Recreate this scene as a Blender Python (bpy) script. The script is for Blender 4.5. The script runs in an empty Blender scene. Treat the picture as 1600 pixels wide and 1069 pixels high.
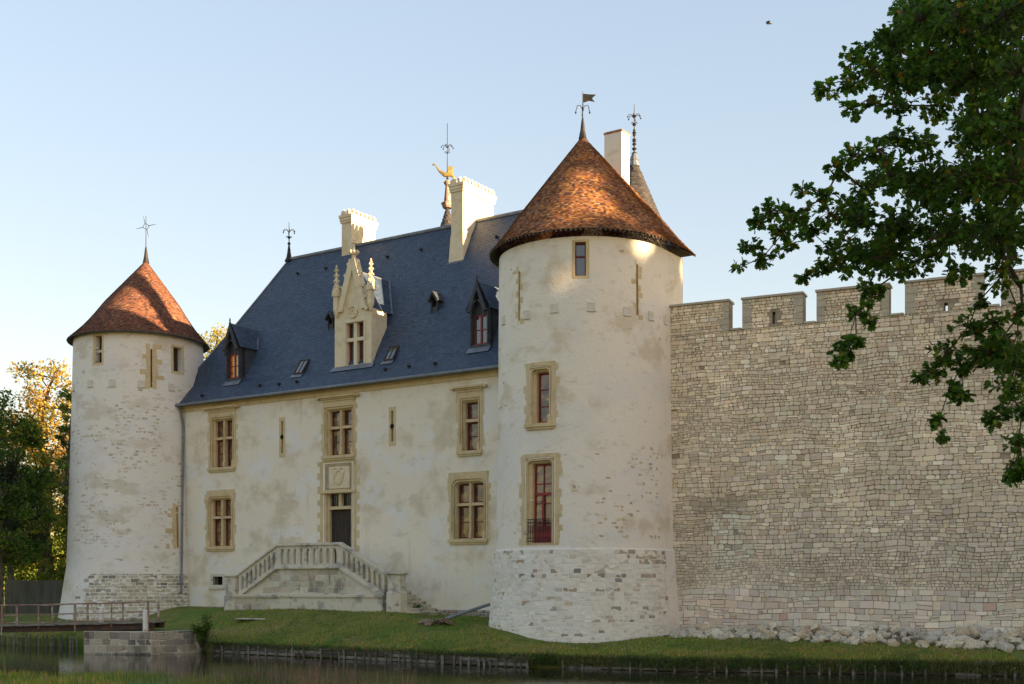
import bpy, math, random
from mathutils import Vector, noise, Matrix
R = math.radians
rnd = random.Random(11)
sc = bpy.context.scene
C = sc.collection

# ------------------------------------------------------------------ camera
ZC, FPX, HZ = 3.23, 1890.0, 915.0
cd = bpy.data.cameras.new('camera'); cam = bpy.data.objects.new('camera', cd); C.objects.link(cam)
cam.location = (0, 0, ZC); cam.rotation_euler = (R(90), 0, 0)
cd.sensor_fit = 'HORIZONTAL'; cd.sensor_width = 36.0; cd.lens = 36.0 * FPX / 1600.0
cd.shift_y = (HZ - 534.5) / 1600.0
cd.clip_start = 0.2; cd.clip_end = 3000
sc.camera = cam

# ------------------------------------------------------------------ light
SUN_EL = R(5.5); SUN_AZ = (0.885, -0.45)
_l = math.hypot(*SUN_AZ); SUN_AZ = (SUN_AZ[0] / _l, SUN_AZ[1] / _l)
w = bpy.data.worlds.new('World'); sc.world = w; w.use_nodes = True
nt = w.node_tree; nt.nodes.clear()
sky = nt.nodes.new('ShaderNodeTexSky'); sky.sky_type = 'NISHITA'; sky.sun_disc = False
sky.sun_elevation = SUN_EL; sky.sun_rotation = math.atan2(SUN_AZ[0], SUN_AZ[1])
sky.air_density = 1.0; sky.dust_density = 1.2; sky.ozone_density = 1.0; sky.altitude = 100
hs = nt.nodes.new('ShaderNodeHueSaturation'); hs.inputs['Saturation'].default_value = 1.7
bg = nt.nodes.new('ShaderNodeBackground'); bg.inputs['Strength'].default_value = 0.15
ow = nt.nodes.new('ShaderNodeOutputWorld')
gm = nt.nodes.new('ShaderNodeGamma'); gm.inputs['Gamma'].default_value = 0.44
tn = nt.nodes.new('ShaderNodeMix'); tn.data_type = 'RGBA'; tn.blend_type = 'MULTIPLY'; tn.inputs['Factor'].default_value = 1.0; tn.inputs[7].default_value = (1.02, 0.958, 0.972, 1)
nt.links.new(sky.outputs[0], gm.inputs['Color']); nt.links.new(gm.outputs[0], tn.inputs[6]); nt.links.new(tn.outputs[2], hs.inputs['Color']); nt.links.new(hs.outputs[0], bg.inputs['Color']); nt.links.new(bg.outputs[0], ow.inputs[0])
ld = bpy.data.lights.new('sun', 'SUN'); ld.energy = 5.0; ld.angle = R(0.53); ld.color = (1.0, 0.71, 0.40)
sun = bpy.data.objects.new('sun', ld); C.objects.link(sun); sun.location = (60, -40, 40)
sv = Vector((SUN_AZ[0] * math.cos(SUN_EL), SUN_AZ[1] * math.cos(SUN_EL), math.sin(SUN_EL)))
sun.rotation_euler = (-sv).to_track_quat('-Z', 'Y').to_euler()
vs = sc.view_settings; vs.view_transform = 'Standard'; vs.look = 'None'; vs.gamma = 1.0
vs.exposure = 2.24
vs.use_curve_mapping = False

# ------------------------------------------------------------------ materials
def newmat(name):
    m = bpy.data.materials.new(name); m.use_nodes = True
    n = m.node_tree; b = n.nodes['Principled BSDF']; return m, n, b

def M(name, base, layers=(), rough=0.85, bump=0.0, bscale=20.0, attr=False, metallic=0.0, spec=0.3, bdist=0.02, trans=0.0, coat=0.0):
    """base colour (or the per-stone colours of the mesh), then layers (colour, scale xyz, lo, hi, detail, amount)"""
    m, n, b = newmat(name); L = n.links.new
    tc = n.nodes.new('ShaderNodeTexCoord')
    if attr:
        a = n.nodes.new('ShaderNodeAttribute'); a.attribute_name = 'Col'; cur = a.outputs['Color']
    else:
        rgb = n.nodes.new('ShaderNodeRGB'); rgb.outputs[0].default_value = (*base, 1); cur = rgb.outputs[0]
    for i, ly in enumerate(layers):
        col, scl, lo, hi, det, amt = ly
        mp = n.nodes.new('ShaderNodeMapping'); mp.inputs['Scale'].default_value = scl
        mp.inputs['Location'].default_value = (3.7 * i + 1.3, 9.1 * i, 5.3 * i)
        L(tc.outputs['Object'], mp.inputs['Vector'])
        no = n.nodes.new('ShaderNodeTexNoise'); no.inputs['Scale'].default_value = 1.0
        no.inputs['Detail'].default_value = det; no.inputs['Roughness'].default_value = 0.62
        L(mp.outputs[0], no.inputs['Vector'])
        mr = n.nodes.new('ShaderNodeMapRange'); mr.interpolation_type = 'SMOOTHSTEP'
        mr.inputs['From Min'].default_value = lo; mr.inputs['From Max'].default_value = hi
        mr.inputs['To Max'].default_value = amt
        L(no.outputs['Fac'], mr.inputs['Value'])
        mx = n.nodes.new('ShaderNodeMix'); mx.data_type = 'RGBA'
        if attr == 'mul' or (len(col) == 4): mx.blend_type = 'MULTIPLY'
        L(mr.outputs[0], mx.inputs['Factor']); L(cur, mx.inputs[6]); mx.inputs[7].default_value = (*col[:3], 1)
        cur = mx.outputs[2]
    L(cur, b.inputs['Base Color'])
    b.inputs['Roughness'].default_value = rough; b.inputs['Metallic'].default_value = metallic
    b.inputs['Specular IOR Level'].default_value = spec
    if coat: b.inputs['Coat Weight'].default_value = coat
    if bump:
        no = n.nodes.new('ShaderNodeTexNoise'); no.inputs['Scale'].default_value = bscale
        no.inputs['Detail'].default_value = 8; no.inputs['Roughness'].default_value = 0.65
        L(tc.outputs['Object'], no.inputs['Vector'])
        bp = n.nodes.new('ShaderNodeBump'); bp.inputs['Strength'].default_value = bump; bp.inputs['Distance'].default_value = bdist
        L(no.outputs['Fac'], bp.inputs['Height']); L(bp.outputs[0], b.inputs['Normal'])
    if trans:
        tr = n.nodes.new('ShaderNodeBsdfTranslucent'); L(cur, tr.inputs['Color'])
        mxs = n.nodes.new('ShaderNodeMixShader'); mxs.inputs[0].default_value = trans
        out = [x for x in n.nodes if x.type == 'OUTPUT_MATERIAL'][0]
        L(b.outputs[0], mxs.inputs[1]); L(tr.outputs[0], mxs.inputs[2]); L(mxs.outputs[0], out.inputs[0])
    return m

PLASTER = (0.79, 0.72, 0.59)
mt_plaster = M('lime plaster', PLASTER, [
    ((0.60, 0.51, 0.36), (0.35, 0.35, 0.42), .48, .62, 8, .8),
    ((0.76, 0.745, 0.70), (0.42, 0.42, 0.55), .50, .60, 9, .8),
    ((0.56, 0.50, 0.39), (1.1, 1.1, 1.9), .56, .68, 8, .5),
    ((0.42, 0.33, 0.21), (5, 5, 8), .66, .74, 3, .45),
    ((0.78, 0.74, 0.66), (2.2, 2.2, 3.5), .60, .68, 8, .5),
    ((0.46, 0.41, 0.32), (3.2, 3.2, .22), .60, .72, 6, .35)], .93, .6, 9, bdist=.03)
mt_tower = M('tower plaster', (0.80, 0.745, 0.64), [
    ((0.62, 0.53, 0.39), (0.5, 0.5, 0.6), .50, .64, 6, .8),
    ((0.74, 0.71, 0.65), (0.3, 0.3, 0.5), .47, .58, 9, .75),
    ((0.58, 0.51, 0.41), (1.6, 1.6, 3.0), .56, .68, 6, .55),
    ((0.80, 0.77, 0.70), (3.2, 3.2, 7.0), .60, .68, 7, .5),
    ((0.40, 0.34, 0.25), (6, 6, 12), .67, .73, 3, .5)], .93, .7, 7, bdist=.04)
mt_tower_far = M('weathered tower plaster', (0.78, 0.745, 0.675), [
    ((0.60, 0.54, 0.43), (0.45, 0.45, 0.8), .50, .62, 7, .75),
    ((0.76, 0.745, 0.72), (0.3, 0.3, 0.5), .46, .58, 9, .7),
    ((0.54, 0.50, 0.42), (1.5, 1.5, 4.5), .57, .66, 6, .6),
    ((0.36, 0.31, 0.24), (5, 5, 12), .66, .72, 3, .55)], .93, .7, 7, bdist=.04)
mt_lime = M('dressed yellow limestone', (0.60, 0.485, 0.29), [
    ((0.50, 0.385, 0.21), (1.4, 1.4, 1.4), .48, .62, 5, .7),
    ((0.66, 0.55, 0.33), (3.1, 3.1, 3.1), .55, .66, 6, .5),
    ((0.36, 0.30, 0.20), (3, 3, .6), .58, .70, 6, .45)], .88, .3, 18)
mt_white_lime = M('pale new limestone', (0.70, 0.61, 0.43), [
    ((0.56, 0.46, 0.29), (1.7, 1.7, 1.7), .50, .62, 5, .6),
    ((0.76, 0.70, 0.56), (4, 4, 4), .55, .68, 5, .5)], .86, .25, 22)
mt_old_stone = M('grey weathered limestone', (0.60, 0.555, 0.45), [
    ((0.26, 0.255, 0.24), (1.3, 1.3, 1.6), .50, .62, 9, .75),
    ((0.62, 0.58, 0.49), (2.8, 2.8, 3.5), .54, .66, 7, .55),
    ((0.13, 0.125, 0.12), (2.0, 2.0, 2.6), .58, .70, 9, .7)], .92, .5, 16)
mt_stone_attr = M('laid stone', (1, 1, 1), [
    ((0.74, 0.72, 0.70), (2.5, 2.5, 3.5), .50, .68, 8, .45),
    ((0.62, 0.59, 0.55), (14, 14, 14), .56, .70, 5, .5)], .94, .8, 14, attr='mul', bdist=.03)
mt_ashlar = M('stained ashlar', (1, 1, 1), [
    ((0.42, 0.43, 0.45), (0.8, 0.8, 0.45), .53, .66, 9, .85),
    ((0.35, 0.35, 0.36), (2.4, 2.4, 1.0), .58, .68, 8, .8),
    ((0.85, 0.8, 0.74), (9, 9, 9), .50, .66, 5, .5)], .93, .5, 14, attr='mul', bdist=.02)
mt_tiles = M('clay roof tile', (1, 1, 1), [
    ((0.62, 0.55, 0.50), (0.7, 0.7, 0.7), .45, .65, 6, .5)], .85, .2, 30, attr='mul')
mt_slates = M('blue slate', (1, 1, 1), [
    ((0.72, 0.74, 0.78), (0.5, 0.5, 0.5), .42, .66, 6, .5)], .55, .15, 30, attr='mul', spec=.4)
mt_slate = M('dark slate cladding', (0.050, 0.055, 0.066), [((0.085, 0.09, 0.10), (3, 3, 5), .5, .65, 5, .6)], .6, .3, 25)
mt_lead = M('zinc flashing', (0.16, 0.18, 0.21), [((0.26, 0.28, 0.31), (2, 2, 2), .45, .65, 5, .7)], .5, .1, 20, metallic=.4)
mt_pipe = M('grey downpipe zinc', (0.17, 0.19, 0.21), [((0.24, 0.26, 0.28), (2, 2, 2), .45, .65, 4, .7)], .45, metallic=.3)
mt_joinery = M('dark red joinery', (0.16, 0.036, 0.034), [((0.05, 0.015, 0.015), (4, 4, 4), .45, .65, 3, .6)], .5)
mt_red = M('red painted joinery', (0.28, 0.035, 0.035), [((0.12, 0.02, 0.02), (4, 4, 4), .45, .65, 3, .6)], .45)
mt_door = M('old oak boards', (0.035, 0.026, 0.021), [((0.065, 0.05, 0.04), (14, 14, .8), .45, .65, 5, .8)], .7, .4, 30)
mt_iron = M('wrought iron', (0.03, 0.028, 0.028), [((0.07, 0.045, 0.03), (6, 6, 6), .5, .65, 4, .6)], .6, metallic=.4)
mt_rust = M('rusted painted steel', (0.26, 0.17, 0.13), [((0.42, 0.38, 0.33), (3, 3, 3), .50, .60, 7, .8), ((0.14, 0.06, 0.03), (5, 5, 5), .52, .62, 6, .8)], .8, .4, 30)
mt_dark_steel = M('dark rusty girder', (0.06, 0.045, 0.035), [((0.12, 0.07, 0.045), (3, 3, 3), .48, .62, 6, .7)], .8, .3, 20)
mt_gold = M('gilded copper', (0.55, 0.40, 0.14), [((0.25, 0.30, 0.16), (5, 5, 5), .55, .62, 3, .7)], .35, metallic=.7)
mt_dark = M('painted interior dark', (0.012, 0.011, 0.010), (), .9)  # near-black colour stands in for the shade inside openings
mt_white = M('white painted stone', (0.72, 0.69, 0.66), [((0.35, 0.20, 0.14), (5, 5, 5), .55, .62, 5, .7)], .7)
mt_plate = M('pale plugging stone', (0.64, 0.60, 0.52), [((0.5, 0.46, 0.38), (6, 6, 6), .5, .62, 5, .6)], .85, .2, 25)
mt_wood = M('silvered wood', (0.22, 0.195, 0.165), [((0.09, 0.075, 0.055), (3, 3, 6), .46, .62, 6, .8), ((0.34, 0.32, 0.29), (8, 8, 3), .58, .66, 5, .6)], .9, .5, 25)
mt_wood_dark = M('wet dark wood', (0.075, 0.062, 0.048), [((0.15, 0.13, 0.10), (3, 3, 9), .50, .62, 6, .7)], .85, .5, 25)
mt_wood_mid = M('mossy grey wood', (0.12, 0.11, 0.08), [((0.05, 0.06, 0.03), (3, 3, 6), .48, .62, 6, .8)], .9, .5, 25)
mt_bark = M('oak bark', (0.075, 0.058, 0.042), [((0.03, 0.024, 0.018), (6, 6, 3), .45, .62, 6, .8)], .95, .7, 14, bdist=.04)
mt_bark2 = M('grey bark', (0.12, 0.10, 0.08), [((0.05, 0.042, 0.033), (4, 4, 2), .45, .62, 6, .8)], .95, .7, 10, bdist=.04)
mt_leaf = M('leaves', (1, 1, 1), (), .55, attr=True, trans=.5, spec=.3)
mt_grassb = M('grass blades', (1, 1, 1), (), .7, attr=True, trans=.3)
mt_glass = M('window glass with painted reflections over shutters', (0.20, 0.12, 0.06), [  # golden patches paint tree reflections into the pane, over brown shutters
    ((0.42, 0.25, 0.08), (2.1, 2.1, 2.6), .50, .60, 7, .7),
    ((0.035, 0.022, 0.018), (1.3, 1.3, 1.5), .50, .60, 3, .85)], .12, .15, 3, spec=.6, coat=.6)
mt_glass_sky = M('window glass', (0.05, 0.055, 0.065), (), .06, .08, 2, spec=.9, coat=1.0)
mt_glass_dark = M('leaded window glass', (0.018, 0.02, 0.024), (), .25, .2, 5, spec=.6)
mt_corr = M('corrugated sheet', (0.20, 0.21, 0.19), [((0.12, 0.13, 0.11), (2, 2, .6), .45, .62, 5, .7)], .7)

def grass_mat():
    m = M('meadow grass', (0.17, 0.19, 0.035), [
        ((0.10, 0.19, 0.025), (0.25, 0.25, 0.25), .42, .58, 5, .9),
        ((0.26, 0.20, 0.085), (0.45, 0.45, 0.45), .52, .66, 7, .75),
        ((0.075, 0.11, 0.02), (1.9, 1.9, 1.9), .50, .64, 8, .7),
        ((0.24, 0.19, 0.085), (7, 7, 7), .60, .70, 6, .6)], .95, 1.0, 22, bdist=.08)
    return m
mt_ground = grass_mat()
def water_mat():
    m, n, b = newmat('moat water'); L = n.links.new
    b.inputs['Base Color'].default_value = (0.018, 0.018, 0.012, 1); b.inputs['Roughness'].default_value = 0.045
    b.inputs['IOR'].default_value = 1.33; b.inputs['Specular IOR Level'].default_value = 0.6
    tc = n.nodes.new('ShaderNodeTexCoord'); mp = n.nodes.new('ShaderNodeMapping'); mp.inputs['Scale'].default_value = (1.0, 2.4, 1)
    no = n.nodes.new('ShaderNodeTexNoise'); no.inputs['Scale'].default_value = 1.6; no.inputs['Detail'].default_value = 4
    bp = n.nodes.new('ShaderNodeBump'); bp.inputs['Strength'].default_value = .18; bp.inputs['Distance'].default_value = .03
    L(tc.outputs['Object'], mp.inputs[0]); L(mp.outputs[0], no.inputs['Vector']); L(no.outputs['Fac'], bp.inputs['Height']); L(bp.outputs[0], b.inputs['Normal'])
    return m
mt_water = water_mat()
mt_earth = M('dry earth', (0.27, 0.20, 0.135), [((0.10, 0.075, 0.05), (2, 2, 2), .45, .62, 6, .8)], .95, .6, 15)

# ------------------------------------------------------------------ mesh helpers
OFF = {}
class MB:
    def __init__(s): s.v = []; s.f = []; s.c = []
    def add(s, pts, faces, col=None):
        o = len(s.v); s.v += [tuple(p) for p in pts]
        for f in faces: s.f.append(tuple(i + o for i in f)); s.c.append(col)
    def quad(s, a, b, c, d, col=None): s.add((a, b, c, d), ((0, 1, 2, 3),), col)
    def tri(s, a, b, c, col=None): s.add((a, b, c), ((0, 1, 2),), col)
    def poly(s, pts, col=None): s.add(pts, (tuple(range(len(pts))),), col)
    def hexa(s, p, col=None):      # p: bottom 4 (ccw from above) + top 4
        s.add(p, ((3, 2, 1, 0), (4, 5, 6, 7), (0, 1, 5, 4), (1, 2, 6, 5), (2, 3, 7, 6), (3, 0, 4, 7)), col)
    def box(s, x0, x1, y0, y1, z0, z1, col=None):
        s.hexa([(x0, y0, z0), (x1, y0, z0), (x1, y1, z0), (x0, y1, z0), (x0, y0, z1), (x1, y0, z1), (x1, y1, z1), (x0, y1, z1)], col)
    def tube(s, pts, rad, n=8, col=None, cap=True):
        pts = [Vector(p) for p in pts]
        if not hasattr(rad, '__len__'): rad = [rad] * len(pts)
        rings = []; up = Vector((0.13, 0.21, 1)).normalized()
        for i, p in enumerate(pts):
            d = (pts[min(i + 1, len(pts) - 1)] - pts[max(i - 1, 0)])
            if d.length < 1e-9: d = Vector((0, 0, 1))
            d.normalize(); a = d.cross(up)
            if a.length < .05: a = d.cross(Vector((1, 0, 0)))
            a.normalize(); b = d.cross(a)
            rings.append([p + (a * math.cos(t) + b * math.sin(t)) * rad[i] for t in [2 * math.pi * k / n for k in range(n)]])
        o = len(s.v)
        for r in rings: s.v += [tuple(q) for q in r]
        for i in range(len(rings) - 1):
            for k in range(n):
                k2 = (k + 1) % n
                s.f.append((o + i * n + k, o + i * n + k2, o + (i + 1) * n + k2, o + (i + 1) * n + k)); s.c.append(col)
        if cap:
            s.f.append(tuple(o + k for k in reversed(range(n)))); s.c.append(col)
            e = o + (len(rings) - 1) * n; s.f.append(tuple(e + k for k in range(n))); s.c.append(col)
    def lathe(s, cx, cy, prof, n=12, col=None):
        s.tube([(cx, cy, z) for r, z in prof], [max(r, .001) for r, z in prof], n, col)
    def build(s, name, mat, parent=None, smooth=False, off=None, merge=False):
        if parent is not None: o3 = OFF[parent.name]
        else: o3 = off or (0, 0, 0)
        me = bpy.data.meshes.new(name)
        me.from_pydata([(x - o3[0], y - o3[1], z - o3[2]) for x, y, z in s.v], [], s.f)
        if any(c is not None for c in s.c):
            at = me.color_attributes.new('Col', 'FLOAT_COLOR', 'CORNER'); buf = []
            for f, c in zip(s.f, s.c):
                c = c or (1, 1, 1); buf += [c[0], c[1], c[2], 1.0] * len(f)
            at.data.foreach_set('color', buf)
        if merge:
            import bmesh
            bm = bmesh.new(); bm.from_mesh(me); bmesh.ops.remove_doubles(bm, verts=bm.verts, dist=.0004); bm.to_mesh(me); bm.free()
        me.materials.append(mat)
        if smooth:
            me.polygons.foreach_set('use_smooth', [True] * len(me.polygons)); me.set_sharp_from_angle(angle=R(32))
        me.update()
        ob = bpy.data.objects.new(name, me); C.objects.link(ob)
        if parent is not None: ob.parent = parent; OFF[ob.name] = OFF[parent.name]
        else: ob.location = o3; OFF[ob.name] = o3
        return ob

def tag(o, label=None, cat=None, group=None, kind=None):
    if label: o['label'] = label
    if cat: o['category'] = cat
    if group: o['group'] = group
    if kind: o['kind'] = kind
    return o
def thing(name, label, cat, loc, rot=0.0, group=None, off=None):
    o = bpy.data.objects.new(name, None); C.objects.link(o); o.location = loc; o.rotation_euler = (0, 0, rot); o.empty_display_size = .3
    OFF[o.name] = off if off is not None else tuple(loc)
    return tag(o, label, cat, group)

def jit(c, a, r=rnd):
    k = 1 + r.uniform(-a, a); return tuple(max(0, x * k * (1 + r.uniform(-a, a) * .25)) for x in c)
def pick(cols, r=rnd):
    t = r.random() * sum(wt for _, wt in cols)
    for c, wt in cols:
        t -= wt
        if t <= 0: return c
    return cols[-1][0]
def nz(x, y, z=0.0): return noise.noise(Vector((x, y, z)))

# ------------------------------------------------------------------ frames: photo measurements -> places
def P(px, py, Y): return Vector(((px - 800) / FPX * Y, Y, ZC - (py - HZ) / FPX * Y))
class Frame:
    def __init__(s, ox, oy, ex):
        l = math.hypot(*ex); s.ex = (ex[0] / l, ex[1] / l); s.ey = (-s.ex[1], s.ex[0]); s.o = (ox, oy); s.rot = math.atan2(s.ex[1], s.ex[0])
    def world(s, u, v, z=0): return Vector((s.o[0] + u * s.ex[0] + v * s.ey[0], s.o[1] + u * s.ex[1] + v * s.ey[1], z))
    def local(s, x, y): dx, dy = x - s.o[0], y - s.o[1]; return (dx * s.ex[0] + dy * s.ex[1], dx * s.ey[0] + dy * s.ey[1])
    def hit(s, px, py, v):
        k = (px - 800) / FPX
        # (ox+u ex0+v ey0) = k (oy+u ex1+v ey1)
        u = (k * (s.o[1] + v * s.ey[1]) - s.o[0] - v * s.ey[0]) / (s.ex[0] - k * s.ex[1])
        Y = s.o[1] + u * s.ex[1] + v * s.ey[1]
        return u, ZC - (py - HZ) / FPX * Y
MF = Frame(3.553, 55.0, (0.833, -0.553))     # manor facade: u to the right along it, v inward
WF = Frame(7.0, 53.6, (0.904, -0.427))       # curtain wall

class Flat:
    R0 = None
    def map(s, a, b, z): return (a, b, z)
class Cyl:       # round tower (with optional straight prolongation behind); a = arc length from the side facing the camera
    def __init__(s, cx, cy, prof): s.c = (cx, cy); s.prof = prof; s.R0 = prof[-1][1]
    def Rz(s, z):
        p = s.prof
        if z <= p[0][0]: return p[0][1]
        for (z0, r0), (z1, r1) in zip(p, p[1:]):
            if z <= z1:
                t = (z - z0) / (z1 - z0); return r0 + (r1 - r0) * t
        return p[-1][1]
    def map(s, a, b, z):
        th = a / s.R0; r = s.Rz(z) - b
        return (s.c[0] + r * math.sin(th), s.c[1] - r * math.cos(th), z)
    def hit(s, px, py):
        k = (px - 800) / FPX; z = 8.0
        for _ in range(6):
            r = s.Rz(z); cx, cy = s.c
            A = k * k + 1; B = -2 * (k * cx + cy); Cc = cx * cx + cy * cy - r * r
            D = max(B * B - 4 * A * Cc, 0); Y = (-B - math.sqrt(D)) / (2 * A); X = k * Y
            z = ZC - (py - HZ) / FPX * Y
        return math.atan2(X - cx, -(Y - cy)) * s.R0, z

def sbox(mb, S, a0, a1, b0, b1, z0, z1, col=None, n=None):
    n = n or (1 if S.R0 is None else max(1, int((a1 - a0) / .3)))
    for i in range(n):
        x0 = a0 + (a1 - a0) * i / n; x1 = a0 + (a1 - a0) * (i + 1) / n
        mb.hexa([S.map(x0, b0, z0), S.map(x1, b0, z0), S.map(x1, b1, z0), S.map(x0, b1, z0),
                 S.map(x0, b0, z1), S.map(x1, b0, z1), S.map(x1, b1, z1), S.map(x0, b1, z1)], col)
def outline(a0, a1, z0, z1, r=0.0, k=4, cn=5):
    p = [(a0 + (a1 - a0) * i / k, z0) for i in range(k)] + [(a1, z0)]
    p += [(a1, z1 - r)]
    for i in range(1, cn + 1):
        t = math.pi / 2 * i / cn; p.append((a1 - r + r * math.cos(t), z1 - r + r * math.sin(t)))
    m0, m1 = a1 - r, a0 + r
    p += [(m0 + (m1 - m0) * i / k, z1) for i in range(1, k)]
    for i in range(0, cn + 1):
        t = math.pi / 2 + math.pi / 2 * i / cn; p.append((a0 + r + r * math.cos(t), z1 - r + r * math.sin(t)))
    p.append((a0, z0 + .0))
    return p
def rings(mb, S, rects, back=None):
    prev = None
    for (a0, a1, z0, z1, r, b) in rects:
        cur = [S.map(a, b, z) for a, z in outline(a0, a1, z0, z1, r)]
        if prev:
            for i in range(len(cur) - 1):
                q = (prev[i], prev[i + 1], cur[i + 1], cur[i])
                if (Vector(q[0]) - Vector(q[1])).length > 1e-5 or (Vector(q[2]) - Vector(q[3])).length > 1e-5: mb.quad(*q)
        prev = cur
def wallgrid(mb, S, A, Z, holes, depth=.5, flip=False):
    A = sorted(set([round(x, 4) for x in A] + [round(h[0], 4) for h in holes] + [round(h[1], 4) for h in holes]))
    Z = sorted(set([round(x, 4) for x in Z] + [round(h[2], 4) for h in holes] + [round(h[3], 4) for h in holes]))
    for i in range(len(A) - 1):
        for j in range(len(Z) - 1):
            ca, cz = (A[i] + A[i + 1]) / 2, (Z[j] + Z[j + 1]) / 2
            if any(h[0] < ca < h[1] and h[2] < cz < h[3] for h in holes): continue
            mb.quad(S.map(A[i], 0, Z[j]), S.map(A[i + 1], 0, Z[j]), S.map(A[i + 1], 0, Z[j + 1]), S.map(A[i], 0, Z[j + 1]))
    for h in holes:
        a0, a1, z0, z1 = h
        c = [(a0, z0), (a1, z0), (a1, z1), (a0, z1)]
        for k in range(4):
            p, q = c[k], c[(k + 1) % 4]
            mb.quad(S.map(p[0], 0, p[1]), S.map(p[0], depth, p[1]), S.map(q[0], depth, q[1]), S.map(q[0], 0, q[1]))
        mb.quad(S.map(a0, depth, z0), S.map(a1, depth, z0), S.map(a1, depth, z1), S.map(a0, depth, z1))

# masonry: every stone a raised, chipped block of its own colour; one mesh per wall
def ca0_(a, wd): return a - wd / 2
def masonry(mb, S, a0, a1, z0, z1, colf, hf=lambda z: (.13, .26), inside=None, wav=.05, gap=.012, rise=.03, split=.25, wr=(.9, 2.6), prob=None, r=rnd, corner=lambda z: (.12, .3)):
    z = z0
    def wz(a, zz): return zz + min(1, max(0, (z1 - zz) / 2.0)) * (wav * nz(a * .35, zz * .8, 3.1) + wav * .4 * nz(a * 1.3, zz * 1.7, 8.2))
    while z < z1 - .04:
        lo, hi = hf(z); h = r.uniform(lo, hi)
        if z + h > z1: h = z1 - z
        a = a0 - r.uniform(0, .3)
        while a < a1:
            wd = h * r.uniform(*wr); wd = min(wd, .75)
            A0, A1 = max(a, a0), min(a + wd, a1); a += wd
            if A1 - A0 < .05: continue
            parts = [(z, z + h)]
            if h > .17 and r.random() < (split(ca0_(a, wd), z) if callable(split) else split):
                m = z + h * r.uniform(.35, .65); parts = [(z, m), (m, z + h)]
            for (q0, q1) in parts:
                ca, cz = (A0 + A1) / 2, (q0 + q1) / 2
                if inside and not inside(ca, cz, (A1 - A0) / 2, (q1 - q0) / 2): continue
                if prob and r.random() > prob(ca, cz): continue
                g = gap * r.uniform(.6, 1.5); col = colf(ca, cz)
                if col is None: continue
                b = -rise * r.uniform(.35, 1.3)
                w_, h_ = A1 - A0, q1 - q0; k = min(w_, h_) * r.uniform(*corner(ca if False else cz))
                def J(): return r.uniform(-.012, .012)
                L_, R_ = A0 + g, A1 - g
                pts = []
                for (aa, zz) in ((L_ + k, q0 + g), (R_ - k, q0 + g), (R_, q0 + g + k), (R_, q1 - g - k), (R_ - k, q1 - g), (L_ + k, q1 - g), (L_, q1 - g - k), (L_, q0 + g + k)):
                    pts.append((aa + J(), wz(aa, zz) + J() * .6))
                tilt = r.uniform(-.012, .012); tz = r.uniform(-.01, .01)
                front = [S.map(ca + (p[0] - ca) * .88, b + tilt * (1 if p[0] > ca else -1) + tz * (1 if p[1] > cz else -1), cz + (p[1] - cz) * .88) for p in pts]
                mid = [S.map(p[0], b * .45, p[1]) for p in pts]
                back = [S.map(p[0], .012, p[1]) for p in pts]
                o = len(mb.v); mb.v += front + mid + back
                mb.f.append(tuple(o + i for i in range(8))); mb.c.append(col)
                for i in range(8):
                    j = (i + 1) % 8
                    mb.f.append((o + 8 + i, o + 8 + j, o + j, o + i)); mb.c.append(col)
                    mb.f.append((o + 16 + i, o + 16 + j, o + 8 + j, o + 8 + i)); mb.c.append(col)
        z += h

def tilecourses(mb, outl, apex, tw, ex, cols, prof=None, thick=.018, r=rnd):
    """outl: closed list of (x,y,z) eave points; rises to apex; prof(t)->(horizontal shrink 0..1, vertical 0..1)"""
    n = len(outl); L = max((Vector(apex) - Vector(outl[0])).length, .1); K = int(L / ex)
    prof = prof or (lambda t: (t, t))
    def ring(t, lift=0.0):
        hs_, vs_ = prof(t); out = []
        cx = sum(p[0] for p in outl) / n; cy = sum(p[1] for p in outl) / n
        for p in outl:
            q = [p[0] + (apex[0] - p[0]) * hs_, p[1] + (apex[1] - p[1]) * hs_, p[2] + (apex[2] - p[2]) * vs_]
            if lift:
                d = Vector((p[0] - apex[0], p[1] - apex[1], 0)); d.normalize(); q[0] += d.x * lift; q[1] += d.y * lift; q[2] += lift * .6
            out.append(Vector(q))
        return out
    def along(rg, ln, s):
        if ln[-1] < 1e-6: return rg[0].copy()
        s = s % ln[-1]
        import bisect
        i = bisect.bisect_right(ln, s) - 1; i = min(max(i, 0), n - 1)
        t = (s - ln[i]) / max(ln[i + 1] - ln[i], 1e-9)
        return rg[i].lerp(rg[(i + 1) % n], t)
    def lens(rg):
        l = [0.0]
        for i in range(n): l.append(l[-1] + (rg[(i + 1) % n] - rg[i]).length)
        return l
    for k in range(K):
        t0, t1 = k / K, min((k + 1) / K, 1.0)
        r0 = ring(t0, thick); r1 = ring(t1, 0.0); rb = ring(t0, -.0)
        l0, l1, lb = lens(r0), lens(r1), lens(rb); m = max(6, int(l0[-1] / tw)); o = r.random()
        for i in range(m):
            f0, f1 = (i + o) / m, (i + o + .985) / m
            a, b = along(r0, l0, f0 * l0[-1]), along(r0, l0, f1 * l0[-1])
            c, d = along(r1, l1, f1 * l1[-1]), along(r1, l1, f0 * l1[-1])
            j = r.uniform(-.004, .008); a.z += j; b.z += j + r.uniform(-.004, .004)
            col = jit(pick(cols, r), .22, r)
            mb.quad(a, b, c, d, col)
            e, g = along(rb, lb, f0 * lb[-1]), along(rb, lb, f1 * lb[-1])
            mb.quad(e, g, b, a, tuple(x * .6 for x in col))

def coping_poly(mb, pts, h): pass

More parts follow.
